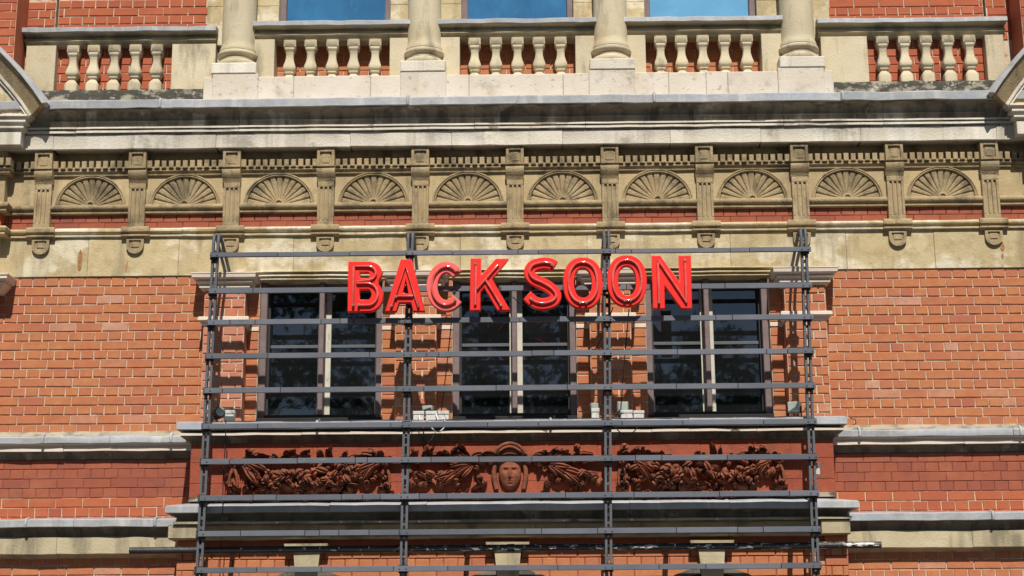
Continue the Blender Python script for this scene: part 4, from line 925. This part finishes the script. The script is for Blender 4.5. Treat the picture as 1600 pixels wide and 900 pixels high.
# outlines in units of the measured sign, y downward; each: (outlines, tube paths, electrodes)
Bo = [(0, 0), (170, 0)] + arcp(170, 92, 112, 92, -90, 40, 14)[1:] + arcp(178, 292, 117, 126, -52, 90, 16) + [(0, 418)]
Ca = arcp(165, 206, 122, 164, -42, -318, 40)
Sc = smooth([(262, 66), (225, 46), (160, 40), (80, 62), (48, 118), (80, 176), (160, 214), (235, 262), (272, 318), (245, 366), (165, 388), (90, 372), (28, 318)], 8)
LET = {
 'B': ([Bo, [(92, 82), (165, 82)] + arcp(160, 112, 26, 30, -90, 90, 8)[1:-1] + [(165, 142), (92, 142)], [(92, 228), (172, 228)] + arcp(168, 277, 34, 49, -90, 90, 8)[1:-1] + [(172, 326), (92, 326)]],
       [[(46, 380), (46, 40), (165, 40)] + arcp(165, 100, 70, 60, -80, 80, 8) + [(75, 172)], [(75, 186), (175, 186)] + arcp(175, 282, 78, 92, -80, 80, 8) + [(90, 374)]], [(48, 372), (95, 372)]),
 'A': ([[(128, 0), (214, 0), (330, 436), (238, 436), (218, 362), (112, 362), (88, 436), (0, 436)], [(132, 292), (200, 292), (170, 150)]], [[(56, 395), (168, 60), (282, 410)], [(100, 316), (232, 316)]], [(52, 400), (90, 322)]),
 'C': ([band(Ca, 86)], [arcp(165, 206, 122, 164, -50, -310, 36)], [(262, 78), (240, 330)]),
 'K': ([[(8, 0), (90, 0), (90, 150), (222, 4), (320, 4), (182, 170), (335, 436), (232, 436), (120, 240), (85, 282), (85, 436), (0, 436)]], [[(48, 45), (44, 395)], [(238, 55), (60, 265)], [(132, 185), (262, 400)]], [(46, 48), (262, 402)]),
 'S': ([band(Sc, 86)], [Sc[6:-4]], [(240, 62), (62, 355)]),
 'O': ([ell(165, 214, 165, 214), ell(165, 214, 79, 132)], [ell(165, 214, 122, 172) + [(287, 214)]], [(140, 388), (190, 388)]),
 'N': ([[(4, 0), (66, 0), (222, 238), (222, 2), (311, 2), (307, 446), (226, 446), (92, 240), (90, 444), (0, 444)]], [[(46, 60), (46, 400)], [(50, 40), (262, 395)], [(264, 50), (264, 405)]], [(264, 44), (46, 402)]),
}
def letter(ch, x, ztop, label, mname, w_px, h_px, fx=1.0):
    root = empty('neon_letter', (x, -0.698, ztop - h_px * KZ)); tag(root, label, 'letter', 'red neon sign letters')
    outs, tubes, els = LET[ch]
    cu = bpy.data.curves.new('outline', 'CURVE'); cu.dimensions = '2D'; cu.fill_mode = 'BOTH'; cu.extrude = 0.030; cu.bevel_depth = 0.004; cu.bevel_resolution = 1
    for pts in outs:
        sp = cu.splines.new('POLY'); sp.points.add(len(pts) - 1); sp.use_cyclic_u = True
        for q, (a, b_) in enumerate(pts): sp.points[q].co = (a * KX * fx, (h_px - b_) * KZ, 0, 1)
    tmp = bpy.data.objects.new('outline', cu); COL.objects.link(tmp)
    bpy.context.view_layer.update()
    me = bpy.data.meshes.new_from_object(tmp.evaluated_get(bpy.context.evaluated_depsgraph_get()))
    bpy.data.objects.remove(tmp); bpy.data.curves.remove(cu)
    me.name = 'body'; me.materials.clear(); me.materials.append(MATS[mname])
    # stand the flat outline up: its y becomes z, its thickness runs towards the street
    for v in me.vertices: a, b_, c = v.co; v.co = (a, -c - 0.062, b_)
    me.materials.append(MATS['post_paint'])
    me.update()
    for pg in me.polygons: pg.material_index = 1 if (sum(me.vertices[i].co.y for i in pg.vertices) / len(pg.vertices)) > -0.032 else 0
    body = link('body', me, None, root)
    for pth in tubes:
        pts = [(a * KX * fx, -0.109, (h_px - b_) * KZ) for a, b_ in pth]
        o = MB().tube([(pts[0][0], -0.09, pts[0][2])] + pts + [(pts[-1][0], -0.09, pts[-1][2])], 0.0105, 10).build('tube', 'tube_glass', root, 60)
        for t in (0.2, 0.5, 0.8):
            k = int(t * (len(pts) - 1)); q = pts[k]
            MB().tube([(q[0], -0.094, q[2] - .012), (q[0], -0.112, q[2]), (q[0], -0.094, q[2] + .014)], .0025, 5).build('support', 'cable_black', root)
    for a, b_ in els:
        MB().tube([(a * KX * fx, -0.09, (h_px - b_) * KZ), (a * KX * fx, -0.125, (h_px - b_) * KZ)], .011, 8).build('electrode', 'electrode', root, 50)
    for fa in (.25, .75):
        MB().box(w_px * fa * KX - .012, w_px * fa * KX + .012, -0.012, 0.06, h_px * .42 * KZ, h_px * .42 * KZ + .03).build('standoff', 'black_metal', root)
L0 = 4.995
letter('B', -1.356, 4.984, 'red neon letter B, first letter of the sign', 'letter_red', 295, 418)
letter('A', -1.050, 5.000, 'red neon letter A with a flat top, second letter of the sign', 'letter_red', 330, 436)
letter('C', -0.716, 4.976, 'faded pinkish red neon letter C between A and K', 'letter_faded', 300, 412)
letter('K', -0.364, 5.001, 'red neon letter K ending the first word', 'letter_red', 335, 436)
letter('S', 0.073, 5.001, 'red neon letter S starting the second word', 'letter_red', 315, 428)
letter('O', 0.395, 5.002, 'red neon letter O right after the S', 'letter_red', 330, 428)
letter('O', 0.754, 5.016, 'red neon letter O just before the N', 'letter_red', 330, 446, 1.0)
letter('N', 1.118, 5.010, 'red neon letter N, last letter of the sign', 'letter_red', 311, 446, 1.06)

# ------------------------------------------------------------------ lamps and boxes on the ledge
def floodlight(x, y, z, yaw, label, s=1.0, dark=False):
    r = empty('floodlight', (x, y, z)); tag(r, label, 'floodlight', 'floodlights on the window ledge'); r.rotation_euler = (0, 0, yaw); r.scale = (s, s, s)
    m = 'black_metal' if dark else 'lamp_grey'
    if dark:
        MB().tube([(0, .02, .075), (0, -.05, .085)], .042, 16).build('housing', m, r, 50); MB().tube([(0, -.05, .085), (0, -.056, .0855)], .036, 16).build('lens', 'lamp_glass', r, 50)
    else:
        MB().box(-.05, .05, -.035, .045, .04, .13, ch=.014).build('housing', m, r); MB().box(-.043, .043, -.041, -.033, .046, .124, ch=.004).build('lens', 'lamp_glass', r)
        for k in range(4): MB().box(-.04 + k * .024, -.034 + k * .024, .045, .065, .05, .12).build('fin', m, r)
    for s_ in (-1, 1): MB().box(s_ * .056 - .004, s_ * .056 + .004, -.006, .012, .0, .09).build('bracket_arm', 'black_metal', r)
    MB().box(-.06, .06, -.02, .03, -.004, .004).build('foot', 'black_metal', r)
def box_(x, y, z, wx, h, label, nm='junction_box'):
    r = empty(nm, (x, y, z)); tag(r, label, 'junction box', 'white cable boxes on the window ledge')
    MB().box(-wx / 2, wx / 2, -.03, .03, 0, h * .62, ch=.005).build('body', 'box_white', r)
    MB().box(-wx / 2 - .003, wx / 2 + .003, -.034, .032, h * .64, h, ch=.005).build('lid', 'box_white', r)
LZ = 3.745
floodlight(-2.475, -0.30, LZ, 0.5, 'round black spotlight at the foot of the leftmost pier', 1.05, True)
box_(-2.385, -0.27, LZ + .02, .085, .09, 'pale box beside the round black spotlight')
floodlight(-0.735, -0.30, LZ + .02, -0.2, 'grey floodlight behind the three white boxes', .85)
for i, x in enumerate((-0.805, -0.700, -0.600)):
    box_(x, -0.36, LZ - .012, .088, .085, ('left', 'middle', 'right')[i] + ' one of three white cable boxes at the second pier')
floodlight(0.645, -0.30, LZ + .06, 0.3, 'small grey floodlight left of the third post', .62)
box_(0.650, -0.36, LZ - .01, .062, .095, 'small white box left of the third post')
floodlight(0.880, -0.28, LZ + .035, 0.1, 'grey floodlight right of the third post', .9)
box_(0.905, -0.37, LZ - .01, .095, .075, 'white cable box just right of the third post'); box_(1.005, -0.37, LZ - .01, .085, .070, 'white cable box nearest the right window')
floodlight(2.300, -0.28, LZ + .01, -0.5, 'grey floodlight at the foot of the rightmost pier', 1.0)
bb = empty('small_box', (2.40, -0.60, 3.235)); tag(bb, 'tiny blue and white box fixed to the right post', 'box')
MB().box(-.018, .022, -.03, .03, 0, .05, ch=.004).build('body', 'box_white', bb); MB().box(.004, .03, -.026, .026, .045, .10, ch=.004).build('cover', 'rail_paint', bb)

def cable(pts, label, m='cable_black', r=.0045):
    o = MB().tube([(x, y, z) for x, y, z in pts], r, 6).build('cable', m, None, 60); tag(o, label, 'cable', 'loose cables'); return o
def hang(a, b_, sag, n=14): return [tuple(a[k] + (b_[k] - a[k]) * t / n - (sag * math.sin(math.pi * t / n) if k == 2 else 0) for k in range(3)) for t in range(n + 1)]
cable([(-2.352 + .004 * math.sin(k), -0.60, 3.72 - .1 * k) for k in range(17)], 'black cable hanging straight down beside the left post')
cable(hang((-0.90, -.62, 4.60), (-0.56, -.62, 4.56), .09), 'black cable sagging under the letters A and C')
cable(hang((-0.52, -.62, 4.56), (-0.62, -.38, 3.80), .03), 'black cable from the letter C down to the white boxes')
cable(hang((0.80, -.64, 4.62), (0.62, -.2, 4.30), .05), 'thin cable behind the first O')
cable(hang((0.93, -.66, 4.60), (0.86, -.36, 3.82), -.02), 'black cable from the second O down to the ledge')
cable(hang((-0.80, -.40, 3.78), (-0.72, -.62, 3.70), .08), 'white cable looping from the left white box', 'cable_white', .006)
cable(hang((-0.70, -.62, 3.66), (-0.56, -.60, 3.67), .055), 'white cable loop hanging below the ledge rail', 'cable_white', .006)
cable(hang((-0.66, -.40, 3.79), (-0.58, -.56, 3.71), .05), 'white cable out of the middle white box', 'cable_white', .006)
cable(hang((0.78, -.6, 3.66), (1.0, -.6, 3.66), .09), 'black cable looping over the carved panel at the third post')
cable(hang((-0.80, -.6, 3.64), (-0.66, -.5, 3.62), .10), 'black cable looping over the carved panel left of the face')
cable([(2.70, -.56, 3.70), (2.735, -.565, 3.69), (2.745, -.56, 3.66), (2.725, -.555, 3.645)], 'small black hook at the right end of the lead ledge')

cable(hang((-2.47, -.33, 3.86), (-2.40, -.62, 3.98), .03), 'black cable from the round spotlight up to the left post')
cable(hang((2.33, -.3, 3.80), (2.37, -.60, 3.86), .05), 'black cable from the right floodlight to the right post')
cable(hang((0.66, -.38, 3.79), (0.90, -.40, 3.80), .045), 'short black cable linking the white boxes at the third post')
cable(hang((-0.88, -.61, 4.40), (-0.84, -.61, 3.75), -.01), 'thin black cable running down beside the second post')
cable(hang((0.735, -.605, 4.36), (0.70, -.605, 3.78), .012), 'thin black cable running down behind the third post')
cable(hang((-0.02, -.70, 4.70), (0.16, -.70, 4.62), .03), 'short black cable between the two words')

# ------------------------------------------------------------------ trees across the street (seen in the window glass)
def tree(x, y, h, spread, seed, label):
    r = random.Random(seed); t = empty('plane_tree', (x, y, -0.12)); tag(t, label, 'tree', 'trees across the street')
    m = MB(); m.tube([(0, 0, 0), (.05, 0, h * .15), (-.05, .05, h * .3), (0, 0, h * .5), (.1, 0, h * .8)], .30, 10, .06)
    for k in range(9):
        a = r.uniform(0, 6.28); z0 = h * r.uniform(.28, .6); L = spread * r.uniform(.5, .9)
        m.tube([(0, 0, z0), (L * .45 * math.cos(a), L * .45 * math.sin(a), z0 + h * .12), (L * math.cos(a), L * math.sin(a), z0 + h * r.uniform(.14, .3))], .10, 6, .02)
    m.build('trunk', 'bark', t, 60)
    vs = []; fs = []
    clumps = []
    for k in range(70):
        a = r.uniform(0, 6.28); q = r.random() ** .5; zz = r.uniform(.26, 1.0)
        rad = spread * math.sin(math.pi * min(1, (zz - .16) / .9)) ** .7
        clumps.append((rad * q * math.cos(a), rad * q * math.sin(a), h * zz, r.uniform(.5, 1.05)))
    for (cx, cy, cz, cr) in clumps:
        for k in range(110):
            d = Vector((r.gauss(0, 1), r.gauss(0, 1), r.gauss(0, .8))); d = d.normalized() * cr * r.random() ** .4
            p = Vector((cx, cy, cz)) + d; u_ = Vector((r.gauss(0, 1), r.gauss(0, 1), r.gauss(0, 1))).normalized(); v_ = u_.orthogonal().normalized(); s = r.uniform(.07, .15)
            o = len(vs); vs += [tuple(p - u_ * s), tuple(p + v_ * s * .6), tuple(p + u_ * s), tuple(p - v_ * s * .6)]; fs.append((o, o + 1, o + 2, o + 3))
    MB().add(vs, fs).build('crown', 'leaf', t)
for i, (x, y, h, sp_) in enumerate(((-19, -31, 18, 5.5), (-13, -29, 18, 5.6), (-8, -31, 18, 5.4), (-3.2, -29, 17, 5.0), (0.2, -30, 15.0, 3.6), (5.6, -31, 11.4, 3.2), (11.5, -30, 12.2, 3.6), (17, -31, 16, 5))):
    tree(x, y, h, sp_, 70 + i, 'leafy tree across the street, %s from the left of the row mirrored in the windows' % ('first', 'second', 'third', 'fourth', 'fifth', 'sixth', 'seventh', 'eighth')[i])
